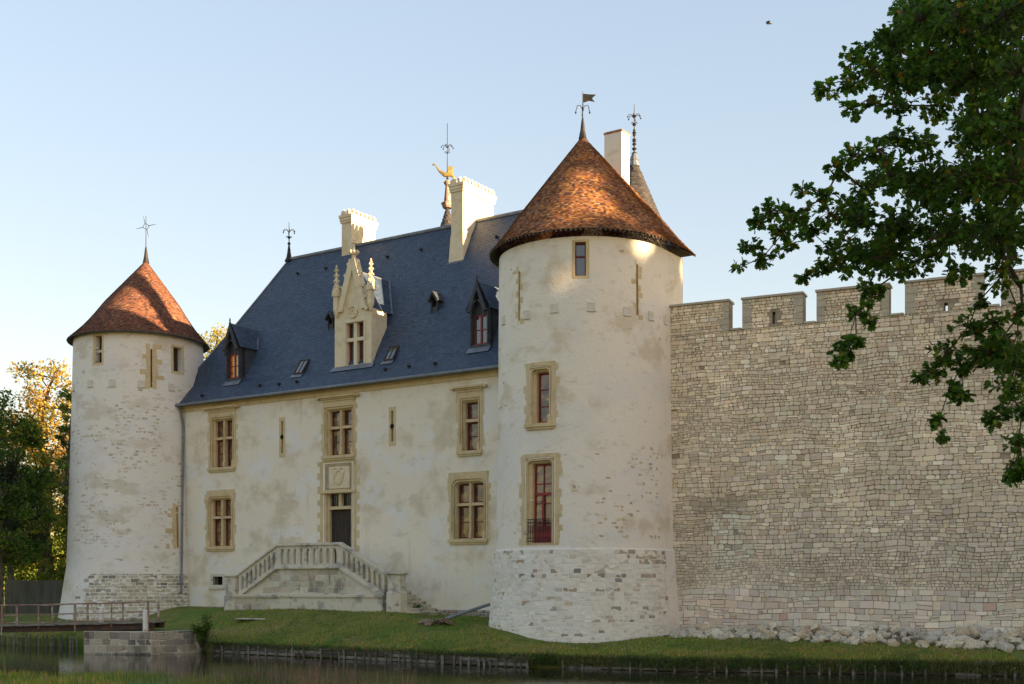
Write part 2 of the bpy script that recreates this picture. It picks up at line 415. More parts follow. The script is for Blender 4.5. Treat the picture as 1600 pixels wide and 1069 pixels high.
# ================================================================== GROUND AND WATER
BANK = [(-60, 1003), (60, 1010), (150, 1012), (235, 1014), (305, 1017), (330, 1020), (500, 1028), (660, 1036), (820, 1043), (1060, 1049), (1300, 1053), (1600, 1057)]
bank = [P(px, py, ZC * FPX / (py - HZ)) for px, py in BANK]
_a, _b = bank[-1], bank[-2]; _d = (_a - _b).normalized()
bank = [bank[0] + Vector((-40, 22, 0)), bank[0] + Vector((-14, 7, 0))] + bank + [_a + _d * 40]
def bankY(x):
    for a, b in zip(bank, bank[1:]):
        if a.x <= x <= b.x: return a.y + (b.y - a.y) * (x - a.x) / (b.x - a.x)
    return bank[0].y if x < bank[0].x else bank[-1].y
ctrl = []
for (px, py, Y, z) in [(350, 0, 64, 1.9), (480, 0, 61.5, 2.0), (620, 0, 59, 1.98), (700, 0, 58.5, 1.75), (760, 0, 54, 1.35), (914, 0, 50.3, .88), (1060, 0, 51, 1.05),
                       (1200, 0, 50, 1.05), (1400, 0, 48, 1.05), (1600, 0, 46.5, 1.05), (285, 0, 70, 2.05), (180, 0, 67.5, 1.3), (100, 0, 71, 1.35), (700, 0, 64, 2.0), (20, 0, 75, 1.5), (400, 0, 66, 2.1),
                       (1000, 0, 70, 1.8), (600, 0, 110, 1.8), (1800, 0, 90, 1.2), (-600, 0, 110, 1.5), (450, 0, 80, 2.0)]:
    ctrl.append(((px - 800) / FPX * Y, Y, z))
def gz(x, y):
    d = y - bankY(x)
    if d < 0: return -1.0
    sw = s = 0.0
    for cx, cy, cz in ctrl:
        q = 1.0 / ((cx - x) ** 2 + (cy - y) ** 2 + .4) ** 1.6; sw += q; s += q * cz
    up = s / sw; t = min(1, max(0, (d - .1) / 7.0)); t = t * t * (3 - 2 * t) if y < 75 else 1
    return .52 + (up - .52) * min(1, (d / 4.5) ** .8 if d < 4.5 else 1) + .05 * nz(x * .5, y * .5) + .02 * nz(x * 2, y * 2)
mb = MB()
xs = [-160 + i * 8 for i in range(16)] + [-32 + i * .45 for i in range(140)] + [31 + i * 8 for i in range(18)]
ds = [0, .001, .25, .6, 1, 1.5, 2, 2.6, 3.2, 4, 5, 6, 7.2, 8.5, 10, 12, 14, 17, 20, 25, 30, 40, 60, 100, 200, 500, 1400]
idx = {}
for i, x in enumerate(xs):
    for j, d in enumerate(ds):
        by = bankY(x)
        z = -.8 if j == 0 else (.45 if j == 1 else gz(x, by + d))
        y = by + d + .08
        if j >= 2 and d < 2: z += .06 * nz(x * 3, y * 3, 5)
        idx[i, j] = len(mb.v); mb.v.append((x, y, z))
for i in range(len(xs) - 1):
    for j in range(len(ds) - 1):
        mb.f.append((idx[i, j], idx[i + 1, j], idx[i + 1, j + 1], idx[i, j + 1])); mb.c.append(None)
g = mb.build('ground', mt_ground, smooth=True); tag(g, kind='structure')
mb = MB(); mb.quad((-300, -30, 0), (300, -30, 0), (300, 110, 0), (-300, 110, 0)); tag(mb.build('water', mt_water), kind='structure')

# near bank in the foreground: one strip of grass, falling away to the right
def nearz(x, y):
    edge = 25.5 - .03 * (x + 8) ** 2 * (x > -8) - .55 * max(0, x + 3)
    z = 1.34 - .03 * max(0, x + 8) - .09 * max(0, x + 1) + .04 * nz(x, y)
    d = y - edge
    if d > 0: z -= d * .9
    return max(z, -.6)
mb = MB(); idx = {}
xs = [-60 + i * 1.0 for i in range(45)] + [-15 + i * .4 for i in range(90)] + [22 + i * 4 for i in range(12)]
ys = [-40, -20, -8, 0, 5, 10, 14] + [16 + i * .5 for i in range(26)]
for i, x in enumerate(xs):
    for j, y in enumerate(ys): idx[i, j] = len(mb.v); mb.v.append((x, y, nearz(x, y)))
for i in range(len(xs) - 1):
    for j in range(len(ys) - 1):
        mb.f.append((idx[i, j], idx[i + 1, j], idx[i + 1, j + 1], idx[i, j + 1])); mb.c.append(None)
tag(mb.build('near_bank', mt_ground, smooth=True), kind='structure')

# ================================================================== MANOR
ZB = 1.7
ZE, ZR, VR = 13.6, 22.85, 5.5            # eave, ridge heights, ridge offset
def roofz(v):
    if v < 0.9: return ZE + (v + .4) * (15.0 - ZE) / 1.3
    return 15.0 + (v - .9) * (ZR - 15.0) / (VR - .9)
def roofv(z):
    if z < 15.0: return -.4 + (z - ZE) * 1.3 / (15.0 - ZE)
    return .9 + (z - 15.0) * (VR - .9) / (ZR - 15.0)
def roofhit(px, py):
    lo, hi = -.4, VR
    for _ in range(40):
        m = (lo + hi) / 2; u, z = MF.hit(px, py, m)
        if z > roofz(m): lo = m
        else: hi = m
    u, z = MF.hit(px, py, lo); return u, lo, z
manor = thing('manor_house', 'cream plastered manor wing with steep blue slate roof between the two round towers', 'castle wing',
              (MF.o[0], MF.o[1], ZB), MF.rot, off=(0, 0, ZB))
UL, UR = -29.5, -3.0
def fh(px, py, v=0.0): return MF.hit(px, py, v)
# openings: px0, px1, py_top, py_bottom (timber opening)
W_ = [  # x0,x1,ytop,ybot, style
    dict(b=(333, 362, 657, 729), hood=True, rd=0.0, lab='upper left cross window under a small cornice'),
    dict(b=(329, 360, 781, 853), hood=False, rd=.3, lab='lower left cross window with rounded top corners'),
    dict(b=(512, 548, 641, 710), hood=True, rd=0.0, big=True, lab='cross window above the door'),
    dict(b=(724, 745, 628, 703), hood=True, rd=0.0, single=True, lab='narrow two-light window under a cornice'),
    dict(b=(711, 754, 755, 841), hood=False, rd=.3, lab='lower right cross window with rounded top corners'),
]
door_px = (511, 546, 796, 884); trans_px = (511, 546, 771, 791)
slits = [(441, 658, 708), (613, 642, 690)]
holes = []
for d in W_:
    x0, x1, y0, y1 = d['b']; xm = (x0 + x1) / 2
    a0, _ = fh(x0, y0); a1, _ = fh(x1, y0); _, zt = fh(xm, y0); _, zb_ = fh(xm, y1)
    d['r'] = (a0, a1, zb_, zt); holes.append((a0 - .2, a1 + .2, zb_ - .1, zt + .2))
dx0, _ = fh(door_px[0], 800); dx1, _ = fh(door_px[1], 800); _, dzt = fh(528, 771); _, dzb = fh(528, 884)
_, ztr = fh(528, 793)
holes.append((dx0 - .2, dx1 + .2, dzb - .02, dzt + .2))
sl = []
for px, y0, y1 in slits:
    a, z1 = fh(px, y0); _, z0 = fh(px, y1); sl.append((a, z0, z1)); holes.append((a - .08, a + .08, z0, z1))
ca0, cz1 = fh(333, 901); ca1, cz0 = fh(348, 914); holes.append((ca0, ca1, cz0, cz1))
S = Flat()
mb = MB(); A = [UL + i * (UR - UL) / 30 for i in range(31)]; Z = [.8 + i * 1.2 for i in range(11)] + [ZE - .12]
wallgrid(mb, S, A, Z, holes, .55)
D = 11.0
mb.quad((UR, D, .8), (UL, D, .8), (UL, D, ZE), (UR, D, ZE)); mb.quad((UL, D, .8), (UL, 0, .8), (UL, 0, ZE), (UL, D, ZE)); mb.quad((UR, 0, .8), (UR, D, .8), (UR, D, ZE), (UR, 0, ZE))
mb.build('wall', mt_plaster, manor)
mb = MB(); sbox(mb, S, UL, UR, -.06, .02, ZE - .36, ZE - .16); sbox(mb, S, UL, UR, -.15, .02, ZE - .157, ZE + .02); mb.build('cornice', mt_lime, manor)
mb = MB()   # rubble footing
masonry(mb, S, -27, -4.5, 1.15, 2.05, lambda a, z: jit(pick([((.30, .26, .20), 3), ((.40, .36, .29), 3), ((.2, .18, .15), 2)]), .2), hf=lambda z: (.12, .2), rise=.05)
mb.build('footing', mt_stone_attr, manor)

CREAM_Q = mt_lime
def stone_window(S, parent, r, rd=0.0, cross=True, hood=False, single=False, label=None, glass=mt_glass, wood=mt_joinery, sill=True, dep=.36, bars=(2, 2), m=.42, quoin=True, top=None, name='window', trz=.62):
    a0, a1, z0, z1 = r; mbs = MB(); m_t = top or m
    o = (a0 - m, a1 + m, z0 - .08, z1 + m_t)
    def rr(ins, b, rad): return (a0 - ins, a1 + ins, z0 - min(ins, .1), z1 + ins, rad, b)
    rings(mbs, S, [(o[0], o[1], o[2], o[3], 0, .02), (o[0], o[1], o[2], o[3], 0, -.03), rr(m * .66, -.03, rd + .05), rr(m * .62, .03, rd), rr(m * .45, .05, rd), rr(m * .42, -.005, rd), rr(m * .30, .0, rd), rr(m * .28, .12, rd * .9),
                   rr(m * .14, .14, rd * .9), rr(.0, .22, rd * .6), rr(.0, .55, rd * .6)])
    if quoin:
        z = o[2]; k = 0
        while z < o[3] - .1:
            h = rnd.uniform(.24, .34); h = min(h, o[3] - z)
            for sgn in (-1, 1):
                e = rnd.choice((.0, .03, .07, .13, .17)) * rnd.uniform(.7, 1.2)
                if sgn < 0: sbox(mbs, S, o[0] - e, o[0] + .01, -.014, .02, z, z + h)
                else: sbox(mbs, S, o[1] - .01, o[1] + e, -.014, .02, z, z + h)
            z += h; k += 1
    if sill:
        sbox(mbs, S, o[0] - .03, o[1] + .03, -.16, .25, z0 - .20, z0 - .05); sbox(mbs, S, o[0] + .04, o[1] - .04, -.10, .25, z0 - .30, z0 - .203)
        for e in (a0 - m * .36, a1 + m * .36):
            mbs.tube([S.map(e, -.02, z0 - .05), S.map(e, -.02, z0 + .28), S.map(e, -.02, z0 + .32)], [.1, .085, .04], 8)
            mbs.tube([S.map(e, .0, z0 + .3), S.map(e, .0, z1 + m * .1)], .035, 6)
    if hood:
        zz = o[3]
        for (e, b, q0, q1) in ((.02, -.08, 0, .10), (.10, -.16, .103, .17), (.2, -.26, .173, .27)):
            sbox(mbs, S, o[0] - e, o[1] + e, b, .02, zz + q0, zz + q1)
        for q in (o[0] - .26, o[1] + .26): sbox(mbs, S, q - .09, q + .09, -.24, .02, zz + .13, zz + .24)
    win = mbs.build(name, mt_lime if S is not None else mt_lime, parent)
    if label: win['label'] = label
    am = (a0 + a1) / 2; zm = z0 + (z1 - z0) * trz
    cells = []
    mm = MB()
    if cross:
        if not single:
            sbox(mm, S, am - .07, am + .07, .16, .36, z0 - .02, z1 + .02); sbox(mm, S, am - .05, am + .05, .12, .163, z0 + .3, z1)
            mm.tube([S.map(am, .13, z0), S.map(am, .13, z0 + .25), S.map(am, .14, z0 + .32)], [.09, .08, .05], 8)
        sbox(mm, S, a0 - .02, a1 + .02, .157, .37, zm - .07, zm + .07)
        mm.build('mullion', mt_lime, win)
        xs_ = [(a0, a1)] if single else [(a0, am - .07), (am + .07, a1)]
        for x0, x1 in xs_: cells += [(x0, x1, z0, zm - .07), (x0, x1, zm + .07, z1)]
    else: cells = [(a0, a1, z0, z1)]
    fr, gl = MB(), MB()
    for (x0, x1, q0, q1) in cells:
        t = .075
        sbox(fr, S, x0, x0 + t, dep, dep + .07, q0, q1); sbox(fr, S, x1 - t, x1, dep, dep + .07, q0, q1)
        sbox(fr, S, x0 + t, x1 - t, dep + .002, dep + .07, q0, q0 + t); sbox(fr, S, x0 + t, x1 - t, dep + .002, dep + .07, q1 - t, q1)
        nb, nh = bars; big = (q1 - q0) > (z1 - z0) * .5
        nh_ = nh if big else max(1, nh - 1)
        for i in range(1, nb):
            x = x0 + (x1 - x0) * i / nb; sbox(fr, S, x - .018, x + .018, dep + .02, dep + .06, q0 + t, q1 - t)
        for i in range(1, nh_):
            z = q0 + (q1 - q0) * i / nh_; sbox(fr, S, x0 + t, x1 - t, dep + .018, dep + .058, z - .02, z + .02)
        gl.quad(S.map(x0, dep + .05, q0), S.map(x1, dep + .05, q0), S.map(x1, dep + .05, q1), S.map(x0, dep + .05, q1))
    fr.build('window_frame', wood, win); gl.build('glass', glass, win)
    return win
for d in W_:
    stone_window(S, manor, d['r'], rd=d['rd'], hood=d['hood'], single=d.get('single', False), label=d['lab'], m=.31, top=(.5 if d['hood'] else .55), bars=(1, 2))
# door bay: jambs run up to the window above it, with a carved panel between
mbs = MB()
zpan0, zpan1 = dzt + .18, W_[2]['r'][2] - .34
o0, o1 = dx0 - .42, dx1 + .42
rings(mbs, S, [(o0, o1, dzb, zpan1 + .02, 0, .02), (o0, o1, dzb, zpan1 + .02, 0, -.03), (dx0 - .3, dx1 + .3, dzb, zpan1 - .05, 0, -.03), (dx0 - .27, dx1 + .27, dzb, zpan1 - .08, 0, .04),
               (dx0 - .17, dx1 + .17, dzb, zpan1 - .12, 0, .05), (dx0 - .15, dx1 + .15, dzb, zpan1 - .14, 0, .0)])
rings(mbs, S, [(dx0 - .15, dx1 + .15, dzb, zpan0 - .02, 0, .0), (dx0 - .08, dx1 + .08, dzb, dzt + .1, 0, .03), (dx0 - .06, dx1 + .06, dzb, dzt + .06, 0, .14), (dx0, dx1, dzb, dzt, 0, .2), (dx0, dx1, dzb, dzt, 0, .55)])
sbox(mbs, S, dx0 - .15, dx1 + .15, .0, .06, zpan0 - .04, zpan1 - .12)
z = dzb; k = 0
while z < zpan1 - .1:
    h = rnd.uniform(.28, .4)
    for sgn in (-1, 1):
        e = (.26 if (k + (sgn > 0)) % 2 else .07)
        if sgn < 0: sbox(mbs, S, o0 - e, o0 + .01, -.014, .02, z, min(z + h, zpan1))
        else: sbox(mbs, S, o1 - .01, o1 + e, -.014, .02, z, min(z + h, zpan1))
    z += h; k += 1
sbox(mbs, S, o0, o1, -.1, .02, zpan0 - .16, zpan0 - .05)
dbay = mbs.build('doorway', mt_lime, manor); dbay['label'] = 'yellow stone doorway with a carved shield panel above'
mp = MB(); pa0, pa1 = dx0 + .14, dx1 + .02; sbox(mp, S, pa0, pa1, -.02, .0, zpan0 + .08, zpan1 - .3)
cxp, czp = (pa0 + pa1) / 2, (zpan0 + zpan1) / 2 - .1
pts = [(cxp + .26 * math.cos(t) , -.04, czp + .36 * math.sin(t)) for t in [2 * math.pi * i / 20 for i in range(21)]]
mp.tube(pts, .035, 6); mp.tube([(cxp - .45, -.03, czp + .45), (cxp - .2, -.05, czp + .5), (cxp, -.04, czp + .4), (cxp + .2, -.05, czp + .5), (cxp + .42, -.03, czp + .42)], .03, 6)
mp.tube([(cxp - .42, -.03, czp - .2), (cxp - .3, -.05, czp + .1), (cxp - .38, -.03, czp + .35)], .025, 6); mp.tube([(cxp + .42, -.03, czp - .2), (cxp + .3, -.05, czp + .1), (cxp + .38, -.03, czp + .35)], .025, 6)
mp.build('carved_panel', mt_white_lime, dbay)
md = MB(); dm = (dx0 + dx1) / 2
n = 9
for i in range(n):
    x0 = dx0 + (dx1 - dx0) * i / n; sbox(md, S, x0 + .006, x0 + (dx1 - dx0) / n - .006, .36 + .008 * (i % 2), .44, dzb, ztr - .09)
md.quad((dx0, .44, dzb), (dx1, .44, dzb), (dx1, .44, ztr), (dx0, .44, ztr)); md.build('door', mt_door, dbay)
mm = MB(); sbox(mm, S, dx0, dx1, .14, .38, ztr - .09, ztr + .07); sbox(mm, S, dm - .09, dm + .09, .15, .37, ztr + .07, dzt); mm.build('transom', mt_lime, dbay)
mg = MB(); mg.quad((dx0, .36, ztr), (dx1, .36, ztr), (dx1, .36, dzt), (dx0, .36, dzt))
for i in range(1, 12):
    x = dx0 + (dx1 - dx0) * i / 12; sbox(mg, S, x - .012, x + .012, .33, .355, ztr, dzt)
mg.build('transom_glass', mt_glass_dark, dbay)
# cross-slits
for (a, z0, z1) in sl:
    mbs = MB(); zc = (z0 + z1) / 2
    rings(mbs, S, [(a - .22, a + .22, z0 - .22, z1 + .2, 0, .0), (a - .22, a + .22, z0 - .22, z1 + .2, 0, -.02), (a - .08, a + .08, z0, z1, 0, -.02), (a - .05, a + .05, z0, z1, 0, .3)])
    mbs.build('arrow_slit', mt_lime, manor)
    mc = MB(); pp = [(a + .13 * math.cos(t), -.026, zc + .13 * math.sin(t)) for t in [2 * math.pi * i / 14 for i in range(14)]]; mc.poly(pp)
    mc.quad((a - .08, .29, z0), (a + .08, .29, z0), (a + .08, .29, z1), (a - .08, .29, z1)); mc.build('slit_dark_panel', mt_dark, manor)  # black disc and backing sheet paint the darkness of the slit
mc = MB(); rings(mc, S, [(ca0 - .2, ca1 + .2, cz0 - .2, cz1 + .15, 0, .0), (ca0 - .2, ca1 + .2, cz0 - .2, cz1 + .15, 0, -.03), (ca0, ca1, cz0, cz1, 0, -.02), (ca0, ca1, cz0, cz1, 0, .4)])
sbox(mc, S, ca0 - .3, ca1 + .3, -.08, .02, cz0 - .25, cz0 - .12)
cv = mc.build('cellar_vent', mt_old_stone, manor)
mc = MB(); mc.quad((ca0, .38, cz0), (ca1, .38, cz0), (ca1, .38, cz1), (ca0, .38, cz1)); mc.build('vent_dark_panel', mt_dark, cv)
# roof of real slates
SL = [((0.048, 0.074, 0.120), 5), ((0.056, 0.084, 0.132), 4), ((0.041, 0.062, 0.102), 3), ((0.07, 0.095, 0.13), .4)]
UHL, UHR = -29.2, -1.0    # eave ends
RL = MF.hit(452, 405, VR)[0]; RRr = -3.0
def roof_u(side, z):      # hip line of the left end
    t = (z - ZE) / (ZR - ZE); base = UHL
    return base + (RL - base) * (t ** .82)
mb = MB(); ex = .115; z = ZE; k = 0; v = -.45
prof = [(-.42, ZE)]
L_tot = math.hypot(1.3, 15.0 - ZE) + math.hypot(VR - .9, ZR - 15.0)
nc = int(L_tot / ex)
def rp(t):
    s = t * L_tot; l1 = math.hypot(1.3, 15.0 - ZE)
    if s < l1: q = s / l1; vv, zz = -.4 + 1.3 * q, ZE + (15.0 - ZE) * q
    else: q = (s - l1) / (L_tot - l1); vv, zz = .9 + (VR - .9) * q, 15.0 + (ZR - 15.0) * q
    # soften the break
    d = abs(s - l1); 
    if d < 1.2: zz -= .10 * (1 - d / 1.2) ** 2
    return vv, zz
for k in range(nc):
    v0, z0 = rp(k / nc); v1, z1 = rp((k + 1) / nc); ul = roof_u(0, z0); ul1 = roof_u(0, z1)
    u = ul - (0.11 if k % 2 else 0)
    while u < RRr:
        ua, ub = max(u, ul), u + .215; u += .22
        if ub <= ua: continue
        col = jit(pick(SL), .10); j = rnd.uniform(0, .003)
        mb.quad((ua, v0 - .005 - j, z0 + .004 + j), (ub, v0 - .005 - j, z0 + .004 + j), (ub, v1, z1), (max(ua, ul1 if ua == ul else ua), v1, z1), col)
        mb.quad((ua, v0 + .004, z0 - .006), (ub, v0 + .004, z0 - .006), (ub, v0 - .005 - j, z0 + .004 + j), (ua, v0 - .005 - j, z0 + .004 + j), tuple(x * .7 for x in col))
# back slope and left hip as larger slates
for k in range(40):
    v0, z0 = rp(k / 40); v1, z1 = rp((k + 1) / 40); ul, ul1 = roof_u(0, z0), roof_u(0, z1)
    mb.quad((RRr, D - v0, z0), (ul, D - v0, z0), (ul1, D - v1, z1), (RRr, D - v1, z1), jit(SL[0][0], .1))
    mb.quad((ul, D - v0, z0), (ul, v0, z0), (ul1, v1, z1), (ul1, D - v1, z1), jit(SL[0][0], .1))
mb.poly([(RRr - .02, D - rp(i / 10)[0], rp(i / 10)[1]) for i in range(11)] + [(RRr - .02, rp(1 - i / 10)[0], rp(1 - i / 10)[1]) for i in range(1, 11)], (.3, .28, .25))
roof = mb.build('roof', mt_slates, manor)
mb = MB()
mb.tube([(RL - .05, VR, ZR + .03), (RRr, VR, ZR + .03)], .11, 8)
hl = [(roof_u(0, rp(t)[1]), rp(t)[0], rp(t)[1] + .02) for t in [i / 24 for i in range(25)]]
mb.tube(hl, .06, 6); mb.build('ridge_flashing', mt_lead, roof)
mb = MB(); mb.tube([(UHL, -.5, ZE - .01), (UR, -.5, ZE - .01)], .075, 8); sbox(mb, S, UHL, UR, -.45, -.2, ZE - .06, ZE - .02); mb.build('gutter', mt_pipe, manor)

# ---------------------------------------------------------------- stone dormer
def cr(px, py, v): return MF.hit(px, py, v)
ub, vd, zbd = roofhit(549, 571)
ua0, _ = cr(523, 560, vd); ua1, _ = cr(580.5, 560, vd)
wx0, wz1 = cr(541.5, 506, vd); wx1, _ = cr(568, 506, vd); wz0 = zbd + .02
_, zwall = cr(552, 484, vd); zap = cr(552, 404, vd)[1]
um = (ua0 + ua1) / 2; 
mb = MB()
fr_holes = [(wx0, wx1, wz0, wz1)]
class Shift:
    R0 = None
    def __init__(s, v): s.v = v
    def map(s, a, b, z): return (a, s.v + b, z)
SD = Shift(vd)
wallgrid(mb, SD, [ua0, ua1], [zbd - .5, zbd, zwall], fr_holes, .4)
for uu, sgn in ((ua0, -1), (ua1, 1)):   # stone cheeks
    vb = 1.25; mb.poly([(uu, vd, zbd - .5), (uu, vd + vb, zbd - .5), (uu, vd + vb, zwall - .1), (uu, vd, zwall)])
mb.poly([(ua0, vd, zwall), (ua1, vd, zwall), (ua1, vd + 1.25, zwall - .1), (ua0, vd + 1.25, zwall - .1)])
# gable triangle with raking mouldings
gx0, gx1 = cr(530, 484, vd)[0], cr(573, 484, vd)[0]; gm = cr(552, 484, vd)[0]
mb.add([(gx0, vd, zwall), (gx1, vd, zwall), (gm, vd, zap), (gx0, vd + .35, zwall), (gx1, vd + .35, zwall), (gm, vd + .35, zap)], ((0, 1, 2), (5, 4, 3), (0, 2, 5, 3), (1, 4, 5, 2)))
for gx in (gx0, gx1):
    s_ = -1 if gx == gx0 else 1
    e = .12
    mb.hexa([(gx - s_ * .30, vd - .14, zwall - .04), (gx + s_ * .06, vd - .14, zwall - .04), (gx + s_ * .06, vd + .3, zwall - .04), (gx - s_ * .30, vd + .3, zwall - .04),
             (gm - s_ * .02, vd - .14, zap - .55), (gm + s_ * .17, vd - .14, zap + .0), (gm + s_ * .17, vd + .3, zap + .0), (gm - s_ * .02, vd + .3, zap - .55)])
    sbox(mb, SD, min(gx, gx + s_ * .2), max(gx, gx + s_ * .2), -.2, .2, zwall - .15, zwall + .0)
# crown mouldings around window
sbox(mb, SD, wx0 - .18, wx1 + .18, -.05, .02, wz1 + .02, wz1 + .14)
sbox(mb, SD, wx0 - .15, wx0 - .04, -.04, .02, wz0, wz1 + .02); sbox(mb, SD, wx1 + .04, wx1 + .15, -.04, .02, wz0, wz1 + .02)
dorm = mb.build('dormer', mt_white_lime, manor); dorm['label'] = 'tall carved white stone gothic dormer with crocketed gable'
mb = MB()
wm = (wx0 + wx1) / 2; wzt = wz0 + (wz1 - wz0) * .6
sbox(mb, SD, wm - .11, wm + .11, .02, .25, wz0, wz1); sbox(mb, SD, wx0, wx1, .015, .255, wzt - .09, wzt + .09); mb.build('mullion', mt_white_lime, dorm)
fr, gl = MB(), MB()
for (x0, x1) in ((wx0, wm - .11), (wm + .11, wx1)):
    for (q0, q1) in ((wz0, wzt - .09), (wzt + .09, wz1)):
        sbox(fr, SD, x0, x0 + .09, .24, .3, q0, q1); sbox(fr, SD, x1 - .05, x1, .24, .3, q0, q1); sbox(fr, SD, x0 + .09, x1 - .05, .242, .3, q1 - .06, q1); sbox(fr, SD, x0 + .09, x1 - .05, .242, .3, q0, q0 + .06)
        gl.quad((x0, vd + .29, q0), (x1, vd + .29, q0), (x1, vd + .29, q1), (x0, vd + .29, q1))
fr.build('window_frame', mt_joinery, dorm); gl.build('glass', mt_glass_sky, dorm)
def pinnacle(cu, cv_, z0, z1, w0, crock=True):
    m = MB(); H = z1 - z0
    # corbel, shaft, gablets, spirelet with crockets, knob
    m.tube([(cu, cv_, z0), (cu, cv_, z0 + .25), (cu, cv_, z0 + .4)], [.06, w0 * .9, w0 * 1.1], 8)
    m.box(cu - w0 * .75, cu + w0 * .75, cv_ - w0 * .75, cv_ + w0 * .75, z0 + .38, z0 + H * .52)
    zz = z0 + H * .50
    m.box(cu - w0 * 1.05, cu + w0 * 1.05, cv_ - w0 * 1.05, cv_ + w0 * 1.05, zz - .28, zz)
    for (dx, dy) in ((1, 0), (-1, 0), (0, 1), (0, -1)):
        cx, cy = cu + dx * w0 * 1.06, cv_ + dy * w0 * 1.06; tx, ty = -dy * w0, dx * w0
        m.add([(cx - tx, cy - ty, zz - .06), (cx + tx, cy + ty, zz - .06), (cx, cy, zz + .34), (cu, cv_, zz + .2)], ((0, 1, 2), (0, 2, 3), (1, 3, 2)))
    m.tube([(cu, cv_, zz), (cu, cv_, z1 - .12)], [w0 * .85, .035], 4)
    for t in (.15, .4, .62, .82):
        z = zz + (z1 - zz) * t; rr = w0 * (1 - t) * .9 + .03
        for a in range(4):
            c_, s_ = math.cos(a * math.pi / 2 + .0), math.sin(a * math.pi / 2 + .0)
            m.tube([(cu + c_ * rr * .6, cv_ + s_ * rr * .6, z - .05), (cu + c_ * (rr + .07), cv_ + s_ * (rr + .07), z), (cu + c_ * (rr + .04), cv_ + s_ * (rr + .04), z + .07)], [.045, .05, .015], 5)
    m.lathe(cu, cv_, [(.03, z1 - .16), (.08, z1 - .1), (.03, z1 - .04), (.06, z1), (.01, z1 + .05)], 7)
    return m
lz0, lz1 = cr(525, 497, vd)[1], cr(525, 417, vd)[1]; pinnacle(cr(526, 460, vd - .1)[0], vd - .1, lz0, lz1, .17).build('pinnacle', mt_white_lime, dorm)
lz0, lz1 = cr(580, 486, vd)[1], cr(580, 406, vd)[1]; pinnacle(cr(579.5, 460, vd - .1)[0], vd - .1, lz0, lz1, .17).build('pinnacle', mt_white_lime, dorm)
mb = MB(); zt = cr(553, 373, vd)[1]; zk = cr(553, 395, vd)[1]
mb.tube([(gm, vd + .05, zap - .5), (gm, vd + .05, zt - .25)], [.19, .05], 8)
mb.lathe(gm, vd + .05, [(.18, zk - .1), (.22, zk), (.20, zk + .1), (.13, zk + .14)], 8); mb.lathe(gm, vd + .05, [(.05, zt - .3), (.13, zt - .2), (.05, zt - .12), (.09, zt - .05), (.02, zt + .08)], 8)
for a in range(8): mb.lathe(gm + .23 * math.cos(a * math.pi / 4), vd + .05 + .23 * math.sin(a * math.pi / 4), [(.02, zk - .05), (.06, zk + .03), (.05, zk + .1), (.01, zk + .15)], 6)
mb.build('finial', mt_white_lime, dorm)
mb = MB()
for s_ in (-1, 1):
    gx = gx0 if s_ < 0 else gx1
    for t in (.2, .42, .64, .85):
        x = gx + (gm - gx) * t; z = zwall + (zap - zwall) * t
        mb = MB()
        mb.tube([(x, vd, z), (x + s_ * .16, vd - .02, z + .04), (x + s_ * .25, vd - .02, z + .16)], [.09, .085, .05], 6); mb.lathe(x + s_ * .24, vd - .02, [(.02, z + .08), (.085, z + .15), (.02, z + .23)], 6)
        mb.build('crocket', mt_white_lime, dorm)
mb = MB(); zs = zwall - .12
mb.poly([(gm + .3 * math.cos(t) * (1 if math.sin(t) > -.2 else .8), vd - .05, zs + .34 * math.sin(t)) for t in [2 * math.pi * i / 12 for i in range(12)]])
mb.tube([(gm + .27 * math.cos(t), vd - .05, zs + .3 * math.sin(t)) for t in [2 * math.pi * i / 12 for i in range(13)]], .06, 6)
for i in range(9): mb.lathe(gm + rnd.uniform(-.2, .2), vd - .06, [(.01, zs - .2 + i * .05), (.07, zs - .15 + i * .05), (.01, zs - .1 + i * .05)], 6)
mb.build('carved_shield', mt_white_lime, dorm)
def dormer_roof(mb, u0, u1, vf, ze, zr, over=.12, drop=.0):
    um_ = (u0 + u1) / 2; ve, vr_ = roofv(ze), roofv(zr) 
    for s_, uu in ((-1, u0 - over), (1, u1 + over)):
        n = 14; m_ = 10
        for i in range(n):
            for j in range(m_):
                t0, t1 = i / n, (i + 1) / n
                def pt(t, q):
                    u_ = uu + (um_ - uu) * t; z_ = ze + (zr - ze) * t; vb = ve + (vr_ - ve) * t + .05
                    return (u_, vf + (vb - vf) * q, z_)
                a, b, c, d = pt(t0, j / m_), pt(t0, (j + 1) / m_), pt(t1, (j + 1) / m_), pt(t1, j / m_)
                a = (a[0] + s_ * .012, a[1], a[2]); b = (b[0] + s_ * .012, b[1], b[2])
                mb.quad(a, b, c, d, jit(pick(SL), .18))
mb = MB(); dz_e = cr(586, 490, vd)[1]; dz_r = 0
dormer_roof(mb, ua0 + .15, ua1 - .1, vd + .36, cr(588, 490, vd + 1)[1], cr(565, 424, vd + .4)[1], .1)
dr = mb.build('dormer_roof', mt_slates, dorm)
mb = MB(); zr_ = cr(565, 424, vd + .4)[1]; ze_ = cr(588, 490, vd + 1)[1]
mb.tube([((ua0 + ua1) / 2, vd + .36, zr_ + .03), ((ua0 + ua1) / 2, roofv(zr_), zr_ + .03)], .05, 6)
mb.tube([((ua0 + ua1) / 2 + .02, roofv(zr_), zr_ + .03), (ua1 + .0, roofv(ze_) - .03, ze_ + .02)], .06, 6)
mb.build('flashing', mt_lead, dorm)
mb = MB()
for uu in (ua0 + .2, ua1 - .12): mb.poly([(uu, vd + 1.2, zbd), (uu, roofv(zbd) + .2, zbd), (uu, roofv(ze_), ze_), (uu, vd + 1.2, ze_)])
mb.build('slate_cheek', mt_slate, dorm)
